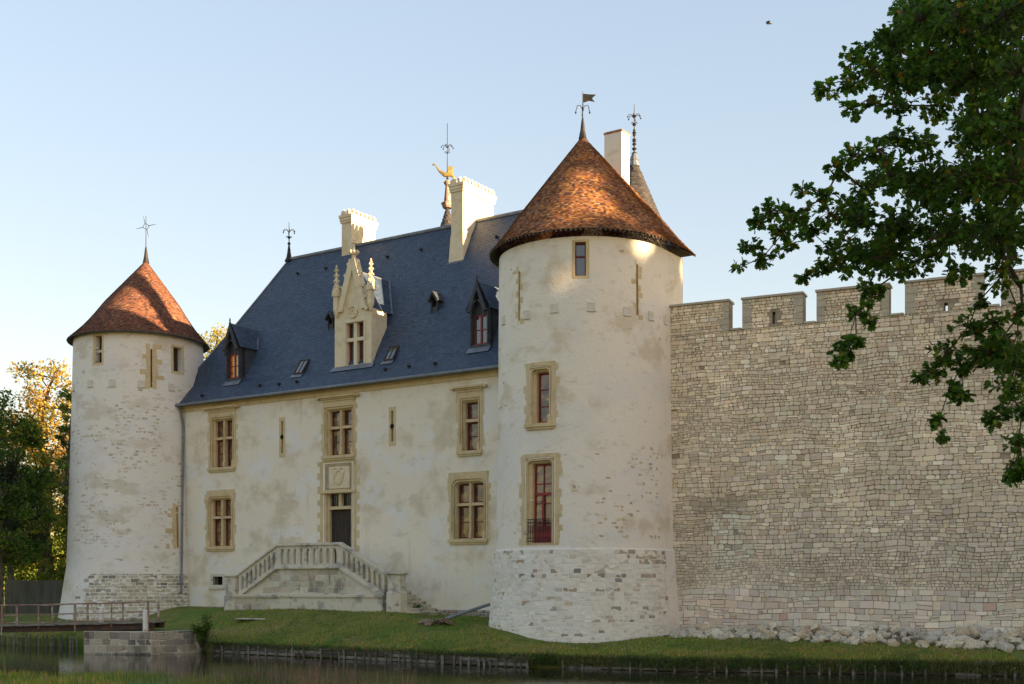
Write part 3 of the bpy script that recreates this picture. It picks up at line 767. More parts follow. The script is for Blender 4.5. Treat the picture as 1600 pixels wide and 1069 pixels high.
mb = MB(); mb.quad((ua0 - .1, roofv(zbd - .3) - .03, zbd - .28), (ua1 + .3, roofv(zbd - .3) - .03, zbd - .28), (ua1 + .2, vd - .01, zbd + .0), (ua0 - .1, vd - .01, zbd + .0)); mb.build('apron', mt_lead, dorm)

# ---------------------------------------------------------------- slate dormers with red windows
def slate_dormer(pxw0, pxw1, pyw0, pyw1, pxl, pxr, pye, pyap, glass, label):
    u_, v_, z_ = roofhit((pxw0 + pxw1) / 2, pyw1 + 4)
    a0, zt_ = cr(pxw0, pyw0, v_); a1, _ = cr(pxw1, pyw0, v_); zb2 = cr((pxw0 + pxw1) / 2, pyw1, v_)[1]
    b0, ze2 = cr(pxl, pye, v_); b1, _ = cr(pxr, pye, v_); zap2 = cr((pxl + pxr) / 2, pyap, v_)[1]
    um_ = (b0 + b1) / 2; wd = (b1 - b0) / 2
    Sx = Shift(v_); m = MB()
    sbox(m, Sx, a0 - .18, a0, -.05, .25, zb2 - .1, ze2 + .1); sbox(m, Sx, a1, a1 + .18, -.05, .25, zb2 - .1, ze2 + .1); sbox(m, Sx, a0 - .2, a1 + .2, -.1, .2, zb2 - .16, zb2 - .02)
    # pointed arch head board
    m.poly([(a0 - .18, v_ + .1, zt_), (a1 + .18, v_ + .1, zt_), (a1 + .18, v_ + .1, ze2 + .1), (um_, v_ + .1, zap2 - .2), (a0 - .18, v_ + .1, ze2 + .1)])
    for s_ in (-1, 1):
        x_o = um_ + s_ * wd
        m.hexa([(x_o, v_ - .3, ze2 - .1), (x_o - s_ * .22, v_ - .3, ze2 - .1), (x_o - s_ * .22, v_ + .1, ze2 - .1), (x_o, v_ + .1, ze2 - .1),
                (um_ + s_ * .02, v_ - .3, zap2), (um_ , v_ - .3, zap2 - .38), (um_, v_ + .1, zap2 - .38), (um_ + s_ * .02, v_ + .1, zap2)])
        ap = [(um_ + s_ * (wd - .2) * math.cos(t), v_ - .22, zt_ - .1 + (ze2 + .55 - zt_) * math.sin(t)) for t in [math.pi / 2 * .9 * i / 6 for i in range(7)]]
        m.tube(ap, .06, 6)
        m.tube([(a0 - .09 if s_ < 0 else a1 + .09, v_ - .12, zb2), (a0 - .09 if s_ < 0 else a1 + .09, v_ - .12, ze2)], .05, 6)
        uu = a0 - .18 if s_ < 0 else a1 + .18
        m.poly([(uu, v_ + .02, zb2 - .1), (uu, roofv(zb2) + .1, zb2 - .1), (uu, roofv(ze2 + .1), ze2 + .1), (uu, v_ + .02, ze2 + .1)])
    m.lathe(um_, v_ - .25, [(.05, zap2 - .1), (.07, zap2 + .05), (.03, zap2 + .12), (.055, zap2 + .2), (.01, zap2 + .34)], 6)
    dm_ = m.build('dormer', mt_slate, manor); dm_['label'] = label
    m = MB(); dormer_roof(m, a0 - .1, a1 + .1, v_ - .25, ze2, zap2 - .03, .22); m.build('dormer_roof', mt_slates, dm_)
    m = MB(); zz = zap2; m.tube([(um_, v_ - .28, zz), (um_, roofv(zz), zz)], .04, 6); m.tube([(um_, roofv(zz), zz), (a1 + .33, roofv(ze2) - .02, ze2 + .02)], .045, 6)
    m.quad((a0 - .25, roofv(zb2 - .45) - .03, zb2 - .44), (a1 + .25, roofv(zb2 - .45) - .03, zb2 - .44), (a1 + .25, v_ - .06, zb2 - .12), (a0 - .25, v_ - .06, zb2 - .12)); m.build('flashing', mt_lead, dm_)
    m = MB(); t = .07; am = (a0 + a1) / 2
    for x0, x1 in ((a0, a0 + t), (a1 - t, a1), (am - .045, am + .045)): sbox(m, Sx, x0, x1, .04, .1, zb2, zt_)
    for z0, z1 in ((zb2, zb2 + t), (zt_ - t, zt_), ((zb2 + zt_) / 2 - .02, (zb2 + zt_) / 2 + .02)): sbox(m, Sx, a0, a1, .045, .095, z0, z1)
    m.build('window_frame', mt_red, dm_)
    m = MB(); m.quad((a0, v_ + .09, zb2), (a1, v_ + .09, zb2), (a1, v_ + .09, zt_), (a0, v_ + .09, zt_)); m.build('glass', glass, dm_)
mt_glass_gold = M('glass with painted autumn reflection', (0.75, 0.33, 0.035), [((0.25, 0.09, 0.015), (5, 5, 5), .48, .58, 5, .8)], .12, .15, 4, spec=.7, coat=1.0)  # reflected autumn gold is painted into the base colour
slate_dormer(358.5, 374, 554, 591, 352, 377, 547, 507, mt_glass_gold, 'left slate dormer with a red window painted with a golden reflection')
slate_dormer(740.5, 762, 494, 538, 734, 765, 487, 441, mt_glass_sky, 'right slate dormer with a red window reflecting the sky')
# skylights
for (x0, x1, y0, y1) in ((459, 482, 564, 586), (599, 623, 543, 565)):
    pts = []
    for (px, py) in ((x0, y1), (x1 - 10, y1 - 2), (x1 + 3, y0 - 1), (x0 + 12, y0)):
        u, v, z = roofhit(px, py); pts.append(Vector((u, v, z)))
    # squared up in the plane of the slope
    u0, u1 = (pts[0].x + pts[3].x) / 2, (pts[1].x + pts[2].x) / 2; zb2, zt2 = pts[0].z, pts[3].z
    nrm = Vector((0, -(ZR - 15), (VR - .9))).normalized()
    def q(u, z, d): return Vector((u, roofv(z), z)) + nrm * d
    m = MB()
    for (a, b, c, d) in ((u0, u0 + .06, zb2, zt2), (u1 - .06, u1, zb2, zt2), (u0 + .06, u1 - .06, zb2, zb2 + .06), (u0 + .06, u1 - .06, zt2 - .06, zt2), ((u0 + u1) / 2 - .015, (u0 + u1) / 2 + .015, zb2 + .06, zt2 - .06)):
        m.hexa([q(a, c, .01), q(b, c, .01), q(b, c, .09), q(a, c, .09), q(a, d, .01), q(b, d, .01), q(b, d, .09), q(a, d, .09)])
    sk = m.build('skylight', mt_dark_steel, roof)
    m = MB(); m.quad(q(u0 + .05, zb2 + .05, .06), q(u1 - .05, zb2 + .05, .06), q(u1 - .05, zt2 - .05, .06), q(u0 + .05, zt2 - .05, .06))
    m.build('skylight_glass', mt_glass_sky, roof)
    m = MB(); m.quad(q(u0 - .1, zb2 - .2, .03), q(u1 + .05, zb2 - .2, .03), q(u1 + .05, zb2, .03), q(u0 - .1, zb2, .03)); m.build('flashing', mt_lead, roof)
# little roof vents: hooded lucarnes and cowls
for (px, py, s) in ((679, 488, 1.0), (517, 514, .9)):
    u, v, z = roofhit(px, py); m = MB(); h = .95 * s; w2 = .22 * s
    m.box(u - w2, u - w2 + .06, v - .05, v + .6, z, z + h * .7); m.box(u + w2 - .06, u + w2, v - .05, v + .6, z, z + h * .7); m.box(u - w2, u + w2, v - .0, v + .04, z, z + h * .3)
    for s_ in (-1, 1): m.hexa([(u + s_ * (w2 + .14), v - .22, z + h * .62), (u + s_ * (w2 + .04), v - .22, z + h * .55), (u + s_ * (w2 + .04), v + .8, z + h * .55), (u + s_ * (w2 + .14), v + .8, z + h * .62), (u + s_ * .03, v - .22, z + h * 1.12), (u, v - .22, z + h), (u, v + .8, z + h), (u + s_ * .03, v + .8, z + h * 1.12)])
    m.build('roof_vent', mt_slate, roof)
for (px, py) in ((466, 428), (606, 402), (659, 391), (510, 420), (777, 371), (317, 619), (407, 603), (437, 601), (465, 597), (603, 578), (640, 573), (681, 569)):
    u, v, z = roofhit(px, py); m = MB(); m.tube([(u, v + .1, z), (u, v - .16, z + .02)], [.09, .07], 8); m.box(u - .1, u + .1, v - .02, v + .1, z - .12, z - .08); m.build('vent_cowl', mt_iron, roof)

# ---------------------------------------------------------------- chimneys
def crest(mb, u0, u1, v0, v1, z):
    n = max(2, int((u1 - u0) / .3)); 
    for i in range(n):
        x = u0 + (i + .5) * (u1 - u0) / n
        for v in (v0, v1): mb.box(x - .09, x + .09, v - .1, v + .1, z, z + .2); mb.lathe(x, v, [(.1, z + .2), (.06, z + .3)], 6)
    n = max(2, int((v1 - v0) / .32))
    for i in range(n):
        y = v0 + (i + .5) * (v1 - v0) / n
        for u in (u0, u1): mb.box(u - .1, u + .1, y - .09, y + .09, z, z + .2); mb.lathe(u, y, [(.1, z + .2), (.06, z + .3)], 6)
def chimney(pxl, pxm, pxr, pyt, v_front, zbase, flare=0.0, label=None, orn=True):
    a0, zt = cr(pxl, pyt, v_front); a1, _ = cr(pxm, pyt, v_front)
    # length in v from the right edge
    k = (pxr - 800) / FPX; X0, Y0 = MF.world(a1, v_front)[:2]
    L = (k * Y0 - X0) / (MF.ey[0] - k * MF.ey[1])
    m = MB(); v1 = v_front + L
    m.hexa([(a0, v_front, zbase), (a1, v_front, zbase), (a1, v1, zbase), (a0, v1, zbase), (a0, v_front, zt), (a1, v_front, zt), (a1, v1, zt), (a0, v1, zt)])
    if flare:
        zf = zbase + flare
        m.hexa([(a0 - .1, v_front - .12, zbase), (a1 + .12, v_front - .12, zbase), (a1 + .12, v_front + 1.4, zbase), (a0 - .1, v_front + 1.4, zbase), (a0 - .02, v_front - .03, zf), (a1 + .03, v_front - .03, zf), (a1 + .03, v_front + 1.4, zf), (a0 - .02, v_front + 1.4, zf)])
        m.box(a0 - .14, a1 + .16, v_front - .16, v_front + 1.1, zbase - .02, zbase + .1)
    e = 0
    ch = m.build('chimney', mt_white_lime, roof)
    if label: ch['label'] = label
    m = MB(); m.box(a0 - .06, a1 + .06, v_front - .06, v1 + .06, zt - .4, zt - .28); m.box(a0 - .13, a1 + .13, v_front - .13, v1 + .13, zt - .1, zt + .06)
    m.box(a0 - .09, a1 + .09, v_front - .09, v1 + .09, zt - .277, zt - .103)
    if orn: crest(m, a0 - .02, a1 + .02, v_front - .02, v1 + .02, zt + .06)
    m.build('chimney_crown', mt_white_lime, roof)
    return a0, a1, v1, zt
u, vv, zz = roofhit(713, 404); print('big chimney', u, vv, zz, 'dormer', vd, zbd)
chimney(705, 723, 771, 290, vv, zz - .35, 1.6, 'tall stone chimney breaking through the roof slope')
chimney(534, 549, 586, 339, VR - .3, ZR - 1.6, 0, 'short stone chimney on the ridge')

# ---------------------------------------------------------------- finials
def finial_mesh(x, y, z0, H, knobs=3, arms=True, r=.05):
    m = MB(); m.tube([(x, y, z0), (x, y, z0 + H * .55), (x, y, z0 + H)], [r, r * .6, r * .3], 6)
    for i in range(knobs):
        z = z0 + H * (.12 + .16 * i); m.lathe(x, y, [(r * .8, z - .08), (r * 2.2, z), (r * .8, z + .1)], 8)
    if arms:
        z = z0 + H * .72
        for a in range(6):
            c_, s_ = math.cos(a * math.pi / 3 + .3), math.sin(a * math.pi / 3 + .3)
            m.tube([(x, y, z), (x + c_ * .15, y + s_ * .15, z + .2), (x + c_ * .32, y + s_ * .32, z + .18), (x + c_ * .38, y + s_ * .38, z + .05)], .018, 5); m.lathe(x + c_ * .38, y + s_ * .38, [(.01, z), (.05, z + .04), (.01, z + .1)], 6)
            m.tube([(x, y, z - .35), (x + c_ * .12, y + s_ * .12, z - .2), (x + c_ * .2, y + s_ * .2, z - .26)], .015, 5)
    return m
zt = cr(456, 345, VR)[1]
m = finial_mesh(RL - .02, VR, ZR - .05, zt - ZR, 4); m.lathe(RL - .02, VR, [(.28, ZR - .1), (.16, ZR + .15), (.1, ZR + .5), (.05, ZR + .9)], 8); m.build('finial', mt_iron, roof)

# ================================================================== TOWERS
TILES = [((0.33, 0.13, 0.05), 5), ((0.44, 0.19, 0.065), 4), ((0.21, 0.09, 0.045), 4), ((0.52, 0.28, 0.10), 2.2), ((0.10, 0.055, 0.045), 2.2), ((0.46, 0.30, 0.16), .8), ((0.33, 0.17, 0.12), 2)]
CX, CY = P(913, 0, 55.0)[0], 55.0
TP = [(.3, 4.46), (2.2, 4.26), (4.75, 4.09), (4.82, 4.02), (10, 3.93), (18.3, 3.87)]
TS = Cyl(CX, CY, TP)
tower = thing('round_tower', 'big round tower with glowing red tiled conical roof, nearest the viewer', 'tower', (CX, CY, .3))
def dshape(Rr, ext, n=72):
    """semicircle facing the camera side, prolonged straight back (towards the courtyard)"""
    ex, ey = MF.ex, MF.ey; pts = []
    for i in range(n + 1):
        t = math.pi * i / n      # from -ex around the front to +ex
        c_, s_ = -math.cos(t), -math.sin(t)
        pts.append((CX + Rr * (c_ * ex[0] + s_ * ey[0]), CY + Rr * (c_ * ex[1] + s_ * ey[1])))
    pts.append((CX + Rr * ex[0] + ext * ey[0], CY + Rr * ex[1] + ext * ey[1]))
    pts.append((CX - Rr * ex[0] + ext * ey[0], CY - Rr * ex[1] + ext * ey[1]))
    return pts
th_ex = math.atan2(MF.ex[0], -MF.ex[1])       # angle (from camera-facing) of +ex
A_R = th_ex * TS.R0; A_L = (th_ex - math.pi) * TS.R0
def tw_rect(S, x0, x1, y0, y1):
    xm = (x0 + x1) / 2; am, z1 = S.hit(xm, y0); _, z0 = S.hit(xm, y1); a0, _ = S.hit(x0, (y0 + y1) / 2); a1, _ = S.hit(x1, (y0 + y1) / 2); return a0, a1, z0, z1
wA = tw_rect(TS, 898, 915.5, 378, 431); wB = tw_rect(TS, 834, 854.5, 581, 660); wC = tw_rect(TS, 827, 858.5, 724, 848)
holes = [(wA[0], wA[1], wA[2], wA[3]), (wB[0] - .2, wB[1] + .2, wB[2] - .1, wB[3] + .2), (wC[0] - .2, wC[1] + .2, wC[2] - .1, wC[3] + .2)]
slB = []
for (px, y0, y1) in ((811.5, 425, 500), (995.5, 414, 492)):
    a, z1 = TS.hit(px, y0); _, z0 = TS.hit(px, y1); slB.append((a, z0, z1)); holes.append((a - .045, a + .045, z0, z1))
mb = MB(); nA = 84
wallgrid(mb, TS, [A_L + (A_R - A_L) * i / nA for i in range(nA + 1)], [.3, 1.2, 2.2, 3.5, 4.75, 4.82, 6, 8, 10, 12, 14, 16, 18.0], holes, .5)
ext = 2.12
for s_ in (0, 1):
    zs = [.3, 2.2, 4.75, 4.82, 10, 18.0]
    for z0, z1 in zip(zs, zs[1:]):
        p0 = dshape(TS.Rz(z0), ext); p1 = dshape(TS.Rz(z1), ext)
        i, j = ((72, 73) if s_ == 0 else (74, 0))
        mb.quad((*p0[i], z0), (*p0[j], z0), (*p1[j], z1), (*p1[i], z1))
p0 = dshape(3.9, ext); mb.quad((*p0[73], .3), (*p0[74], .3), (*p0[74], 18), (*p0[73], 18))
mb.build('wall', mt_tower, tower, smooth=True, merge=True)
# lower masonry, pale blocks with rows of dark flint-coloured stones
def base_col(a, z):
    dark = nz(a * .9 + 3, z * 1.2, 7) * .5 + .5
    row = math.sin(z * 7.2)
    p = .04
    if 4.15 < z < 4.75 and a > 1.3: p = .75
    elif 4.5 < z < 4.75: p = .4
    elif 2.9 < z < 3.9 and -3 < a < 2.4: p = .28 if row > -.3 else .05
    elif 1.5 < z < 2.9 and -2 < a < 3: p = .10
    if rnd.random() < p: return jit(pick([((.36, .32, .26), 3), ((.44, .35, .25), 2), ((.28, .265, .25), 1.6), ((.52, .46, .36), 3)]), .15)
    return jit(pick([((.74, .71, .63), 5), ((.69, .65, .56), 3), ((.78, .75, .68), 3), ((.60, .56, .47), 1.2)]), .05)
mb = MB()
masonry(mb, TS, A_L + .3, A_R - .02, .35, 4.8, base_col, hf=lambda z: (.13, .17) if z < 2 else (.16, .22), wav=.02, gap=.012, rise=.007, split=.02, wr=(1.0, 2.4), corner=lambda z: (.05, .16))
mb.build('base_masonry', mt_stone_attr, tower)
mb = MB()       # stones showing through the plaster
def pr_big(a, z):
    if z < 4.85: return 0
    if 5.3 < z < 9.6 and .2 < a < 4.5: return .24 * max(0, (nz(a * .5, z * .8, 4) + .38)) * 1.6
    return .07 if nz(a * .5, z * .6, 9) > .22 else .004
masonry(mb, TS, A_L + .5, A_R - .1, 4.9, 17.8, lambda a, z: jit(pick([((.56, .44, .28), 3), ((.48, .40, .30), 2), ((.68, .62, .50), 2), ((.62, .50, .32), 3)]), .10), hf=lambda z: (.15, .2), wav=.02, gap=.03, rise=.006, split=0, wr=(1.0, 2.0), prob=pr_big)
mb.build('exposed_stones', mt_stone_attr, tower)
# windows
m = MB(); a0, a1, z0, z1 = wA
rings(m, TS, [(a0 - .12, a1 + .14, z0 - .12, z1 + .1, 0, .0), (a0 - .12, a1 + .14, z0 - .12, z1 + .1, 0, -.006), (a0, a1, z0, z1, 0, -.006), (a0, a1, z0, z1, 0, .3)])
wn = m.build('window', mt_lime, tower); wn['label'] = 'small two-pane window under the tiled roof'
fr = MB(); 
for (x0, x1, q0, q1) in ((a0, a0 + .05, z0, z1), (a1 - .05, a1, z0, z1), (a0 + .05, a1 - .05, z0, z0 + .06), (a0 + .05, a1 - .05, z1 - .07, z1), (a0 + .05, a1 - .05, (z0 + z1) / 2 + .1, (z0 + z1) / 2 + .17)): sbox(fr, TS, x0, x1, .16, .24, q0, q1)
fr.build('window_frame', mt_joinery, wn); gl = MB(); gl.quad(TS.map(a0, .21, z0), TS.map(a1, .21, z0), TS.map(a1, .21, z1), TS.map(a0, .21, z1)); gl.build('glass', mt_glass_sky, wn)
wr_ = mt_red
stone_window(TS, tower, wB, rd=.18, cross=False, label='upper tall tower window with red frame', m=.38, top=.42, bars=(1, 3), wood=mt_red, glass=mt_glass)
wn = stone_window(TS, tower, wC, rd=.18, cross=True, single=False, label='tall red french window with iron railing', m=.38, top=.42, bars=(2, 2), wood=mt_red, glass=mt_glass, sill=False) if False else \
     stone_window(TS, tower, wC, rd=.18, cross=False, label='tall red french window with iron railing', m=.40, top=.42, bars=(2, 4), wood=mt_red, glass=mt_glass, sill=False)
a0, a1, z0, z1 = wC
m = MB(); zm = z0 + (z1 - z0) * .62; sbox(m, TS, a0 + .05, a1 - .05, .33, .42, zm - .06, zm + .06); sbox(m, TS, a0 + .05, a1 - .05, .34, .41, z0, z0 + .75); am = (a0 + a1) / 2; sbox(m, TS, am - .05, am + .05, .335, .42, z0, zm); m.build('french_window_leaf', mt_red, wn)
m = MB(); zr1 = z0 + 1.0
for z in (z0 + .06, z0 + .2, zr1 - .14, zr1): m.tube([TS.map(a0 - .05, -.06, z), TS.map(am, -.06, z), TS.map(a1 + .05, -.06, z)], .018, 5)
for i in range(9):
    a = a0 + (a1 - a0) * i / 8; m.tube([TS.map(a, -.06, z0 + .04), TS.map(a, -.06, zr1)], .012, 5)
for i in range(8):
    a = a0 + (a1 - a0) * (i + .5) / 8; m.tube([TS.map(a + .05 * math.cos(t), -.06, z0 + .58 + .16 * math.sin(t)) for t in [k * math.pi / 5 for k in range(11)]], .009, 4)
m.build('railing', mt_iron, wn)
for (a, z0, z1) in slB:
    m = MB(); rings(m, TS, [(a - .06, a + .06, z0 - .05, z1 + .05, 0, .0), (a - .06, a + .06, z0 - .05, z1 + .05, 0, -.005), (a - .045, a + .045, z0, z1, 0, -.005), (a - .03, a + .03, z0, z1, 0, .3)])
    z = z0 - .2; k = 0
    while z < z1 + .1:
        h = rnd.uniform(.2, .32)
        for s_ in (-1, 1):
            e = rnd.choice((.0, .12, .22, .3)) * rnd.uniform(.8, 1.1)
            if e > .05: sbox(m, TS, min(a + s_ * .05, a + s_ * e), max(a + s_ * .05, a + s_ * e), -.004, .02, z, z + h * .9)
        z += h; k += 1
    m.build('arrow_slit', mt_lime, tower)
    m = MB(); m.quad(TS.map(a - .045, .29, z0), TS.map(a + .045, .29, z0), TS.map(a + .045, .29, z1), TS.map(a - .045, .29, z1)); m.build('slit_dark_panel', mt_dark, tower)
for (px, py) in ((787, 500), (823, 491), (866, 481), (924, 479), (980, 486), (1017, 493), (1039, 500)):
    a, z = TS.hit(px, py); m = MB(); s = .17; sbox(m, TS, a - s, a + s, -.03, .02, z - s * 1.0, z + s * 1.0); sbox(m, TS, a - s, a + s * 1.1, -.06, .02, z - s - .05, z - s - .002); m.build('plug_stone', mt_plate, tower)
# tile roof
ZEB, ZAB = 18.22, 23.8
out = [(x, y, ZEB) for x, y in dshape(4.30, ext + .5, 64)]
apex = (P(910.5, 0, 55.3)[0], 55.3, ZAB)
mb = MB()
def pf(t):
    return (t * .98 + .02 * t * t - .035 * math.sin(math.pi * min(1, t * 1.0)) * (0) + (.03 * (1 - t) ** 3 * 0), t + .0) if True else (t, t)
def pfb(t):       # slight kick at the eaves
    h = t; v = t - .012 * math.sin(math.pi * min(t * 4, 1)) ; return h, v
tilecourses(mb, out, apex, .125, .08, TILES, pfb)
troof = mb.build('roof', mt_tiles, tower)
mb = MB()       # soffit with rafters
inn = dshape(3.80, ext, 64)
for i in range(len(out)):
    j = (i + 1) % len(out); mb.quad(out[i][:2] + (ZEB - .02,), out[j][:2] + (ZEB - .02,), (*inn[j], ZEB + .32), (*inn[i], ZEB + .32))
    p, q_ = Vector(out[i]), Vector((*inn[i], ZEB)); d = (q_ - p); t_ = Vector((-d.y, d.x, 0)).normalized() * .045
    mb.hexa([p - t_ - Vector((0, 0, .09)), p + t_ - Vector((0, 0, .09)), Vector((q_.x, q_.y, ZEB + .22)) + t_, Vector((q_.x, q_.y, ZEB + .22)) - t_, p - t_, p + t_, Vector((q_.x, q_.y, ZEB + .3)) + t_, Vector((q_.x, q_.y, ZEB + .3)) - t_])
mb.build('rafter_ends', mt_wood_dark, troof)
# chimney of the tower roof
k1 = P(944.5, 203, 57.2); k2 = P(970, 203, 57.2)
m = MB(); dirx = Vector((MF.ex[0], MF.ex[1], 0)); diry = Vector((MF.ey[0], MF.ey[1], 0)); c0 = Vector((k1.x, 57.3, 0)); wdt = .93; dpt = .78
def cb(m, e, z0, z1): 
    q = [c0 - dirx * e - diry * e, c0 + dirx * (wdt + e) - diry * e, c0 + dirx * (wdt + e) + diry * (dpt + e), c0 - dirx * e + diry * (dpt + e)]
    m.hexa([(p.x, p.y, z0) for p in q] + [(p.x, p.y, z1) for p in q])
ztc = P(960, 205, 57.0).z
cb(m, 0, 19.0, ztc); ch = m.build('chimney', mt_plaster, tower); ch['label'] = 'plain plastered chimney rising through the tiled cone'
m = MB(); cb(m, .03, ztc - .07, ztc); cb(m, .0, ztc + .002, ztc + .04); m.build('chimney_cap', M('brick course', (.30, .12, .07), [((.5, .42, .33), (9, 9, 9), .5, .6, 3, .6)], .9), ch)
m = MB(); cb(m, .05, 19.0, 20.9); m.build('flashing', mt_lead, ch)
def vane(x, y, z0, z1, flag, name='weathervane'):
    m = MB(); H = z1 - z0
    m.lathe(x, y, [(.2, z0 - .12), (.12, z0 + .25), (.06, z0 + .75), (.025, z0 + .9)], 8); m.tube([(x, y, z0), (x, y, z1)], [.03, .014], 6)
    if flag == 'flag':
        z = z1 - .1
        m.add([(x, y, z), (x, y, z - .42), (x + .28, y - .05, z - .35), (x + .55, y - .1, z - .42), (x + .42, y - .08, z - .25), (x + .6, y - .1, z - .08), (x + .3, y - .05, z - .05)], ((0, 1, 2, 6), (6, 2, 4, 5), (2, 3, 4)))
        m.add([(x, y + .012, z), (x, y + .012, z - .42), (x + .28, y - .038, z - .35), (x + .55, y - .088, z - .42), (x + .42, y - .068, z - .25), (x + .6, y - .088, z - .08), (x + .3, y - .038, z - .05)], ((6, 2, 1, 0), (5, 4, 2, 6), (4, 3, 2)))
        z -= .55
        for a in range(4):
            c_, s_ = math.cos(a * math.pi / 2), math.sin(a * math.pi / 2); m.tube([(x, y, z - .2), (x + c_ * .1, y + s_ * .1, z), (x + c_ * .25, y + s_ * .25, z), (x + c_ * .32, y + s_ * .32, z - .3)], .02, 5); m.lathe(x + c_ * .32, y + s_ * .32, [(.01, z - .38), (.05, z - .32), (.01, z - .26)], 6)
    if flag == 'star':
        z = z1 - .65; ring = []
        for a in range(4):
            t = a * math.pi / 2 + .25; d = Vector((math.cos(t), 0, math.sin(t))); p = Vector((x, y, z))
            m.tube([p + d * .18, p + d * .62], [.022, .01], 5); t2 = t + math.pi / 2; d2 = Vector((math.cos(t2), 0, math.sin(t2))); m.tube([p + d * .2, p + d2 * .2], .018, 5)
    return m.build(name, mt_iron, troof if flag == 'flag' else lroof)
vane(apex[0], apex[1], ZAB - .05, P(911, 143, 55.3).z, 'flag')

# left tower
c2 = MF.world(-30.9, 0); LX, LY = P(217.5, 0, c2.y)[0], c2.y
LS = Cyl(LX, LY, [(.8, 4.62), (1.6, 4.50), (4.4, 4.08), (10.4, 3.88), (17.8, 3.70)])
ltower = thing('round_tower', 'smaller round tower at the far left under a brown tiled cone with a sunlit patch', 'tower', (LX, LY, .8))
hh = []
wl1 = tw_rect(LS, 148.5, 159, 525, 567); wl2 = tw_rect(LS, 271, 285, 543, 581)
a_s, zs1 = LS.hit(236.5, 546); _, zs0 = LS.hit(236.5, 605); a_t, zt1 = LS.hit(276.5, 790); _, zt0 = LS.hit(276.5, 855)
hh = [wl1, wl2, (a_s - .05, a_s + .05, zs0, zs1), (a_t - .05, a_t + .05, zt0, zt1)]
mb = MB(); circ = 2 * math.pi * LS.R0
wallgrid(mb, LS, [-circ / 2 + circ * i / 110 for i in range(111)], [.8, 1.6, 2.6, 3.5, 4.4, 6, 8, 10.4, 12, 14, 16, 17.75], hh, .55)
mb.build('wall', mt_tower_far, ltower, smooth=True, merge=True)
mb = MB()
def lb_col(a, z):
    if 3.3 < z < 3.9 and rnd.random() < .25 and a > -1: return jit((.26, .235, .2), .2)
    return jit(pick([((.48, .43, .31), 4), ((.40, .36, .27), 3), ((.55, .50, .38), 3), ((.30, .27, .21), 1)]), .08)
masonry(mb, LS, -2.3, 5.2, .85, 3.9, lb_col, hf=lambda z: (.17, .24), wav=.02, gap=.014, rise=.01, corner=lambda z: (.05, .15), split=.02, wr=(1.1, 2.6), prob=lambda a, z: 1 if (a > -1.6 + .8 * nz(z, 0) or z < 2) else .3)
mb.build('base_masonry', mt_stone_attr, ltower)
mb = MB()
masonry(mb, LS, -4.8, 5.6, 4.0, 17.4, lambda a, z: jit(pick([((.60, .53, .41), 3), ((.54, .48, .39), 3), ((.66, .60, .49), 2)]), .10), hf=lambda z: (.15, .22), wav=.02, gap=.035, rise=.006, split=0, wr=(1.0, 2.4),
        prob=lambda a, z: (.42 if 5.5 < z < 13.5 and nz(a * .45, z * .55, 2.2) > -.02 + .03 * abs(a - 1.5) else .03))
mb.build('exposed_stones', mt_stone_attr, ltower)
for r_, lab in ((wl1, 'left square opening under the far tower roof'), (wl2, 'right square opening under the far tower roof')):
    m = MB(); a0, a1, z0, z1 = r_
    rings(m, LS, [(a0 - .16, a1 + .12, z0 - .14, z1 + .12, 0, .0), (a0 - .16, a1 + .12, z0 - .14, z1 + .12, 0, -.008), (a0, a1, z0, z1, 0, -.008), (a0, a1, z0, z1, 0, .4)]); wn = m.build('window', mt_lime, ltower); wn['label'] = lab
    m = MB(); sbox(m, LS, a0, a1, .4, .45, z0, z1); m.build('shutter_dark_panel', mt_dark if r_ is wl1 else mt_door, wn)  # left panel is a near-black sheet painting the dark inside
for (a, z0, z1) in ((a_s, zs0, zs1), (a_t, zt0, zt1)):
    m = MB(); rings(m, LS, [(a - .09, a + .09, z0 - .05, z1 + .05, 0, .0), (a - .09, a + .09, z0 - .05, z1 + .05, 0, -.012), (a - .05, a + .05, z0, z1, 0, -.012), (a - .035, a + .035, z0, z1, 0, .3)])
    z = z0 - .1; k = 0
    while z < z1 + .1:
        h = rnd.uniform(.22, .34)
        for s_ in (-1, 1):
            if s_ > 0 and a == a_t: continue
            e = (.62 if (k + (s_ > 0)) % 3 == 0 else .32) * rnd.uniform(.8, 1.15); sbox(m, LS, min(a + s_ * .08, a + s_ * e), max(a + s_ * .08, a + s_ * e), -.01, .02, z, z + h - .01)
        z += h; k += 1
    m.build('arrow_slit', mt_lime, ltower)
    m = MB(); m.quad(LS.map(a - .05, .29, z0), LS.map(a + .05, .29, z0), LS.map(a + .05, .29, z1), LS.map(a - .05, .29, z1)); m.build('slit_dark_panel', mt_dark, ltower)
for (px, py) in ((115.5, 605), (141, 599), (175.5, 598), (220.5, 599.5), (267.5, 604.5)):
    a, z = LS.hit(px, py); m = MB(); s = .18; sbox(m, LS, a - s, a + s, -.035, .02, z - s, z + s); sbox(m, LS, a - s, a + s * 1.1, -.07, .02, z - s - .05, z - s - .002); m.build('plug_stone', mt_plate, ltower)
out2 = [(LX + 4.03 * math.cos(t), LY + 4.03 * math.sin(t), 17.62) for t in [2 * math.pi * i / 72 for i in range(72)]]
ap2 = (LX + .5 * MF.ey[0], LY + .5 * MF.ey[1], P(228, 407, LY + .4).z)
mb = MB()
BT = [((0.21, 0.085, 0.05), 5), ((0.28, 0.115, 0.06), 4), ((0.11, 0.055, 0.042), 4), ((0.28, 0.13, 0.065), 1.5), ((0.24, 0.12, 0.09), 1.5), ((0.36, 0.24, 0.14), .35)]
def pf2(t): return t, t - .03 * math.sin(math.pi * min(t * 2.2, 1))
tilecourses(mb, out2, ap2, .125, .08, BT, pf2); lroof = mb.build('roof', mt_tiles, ltower)
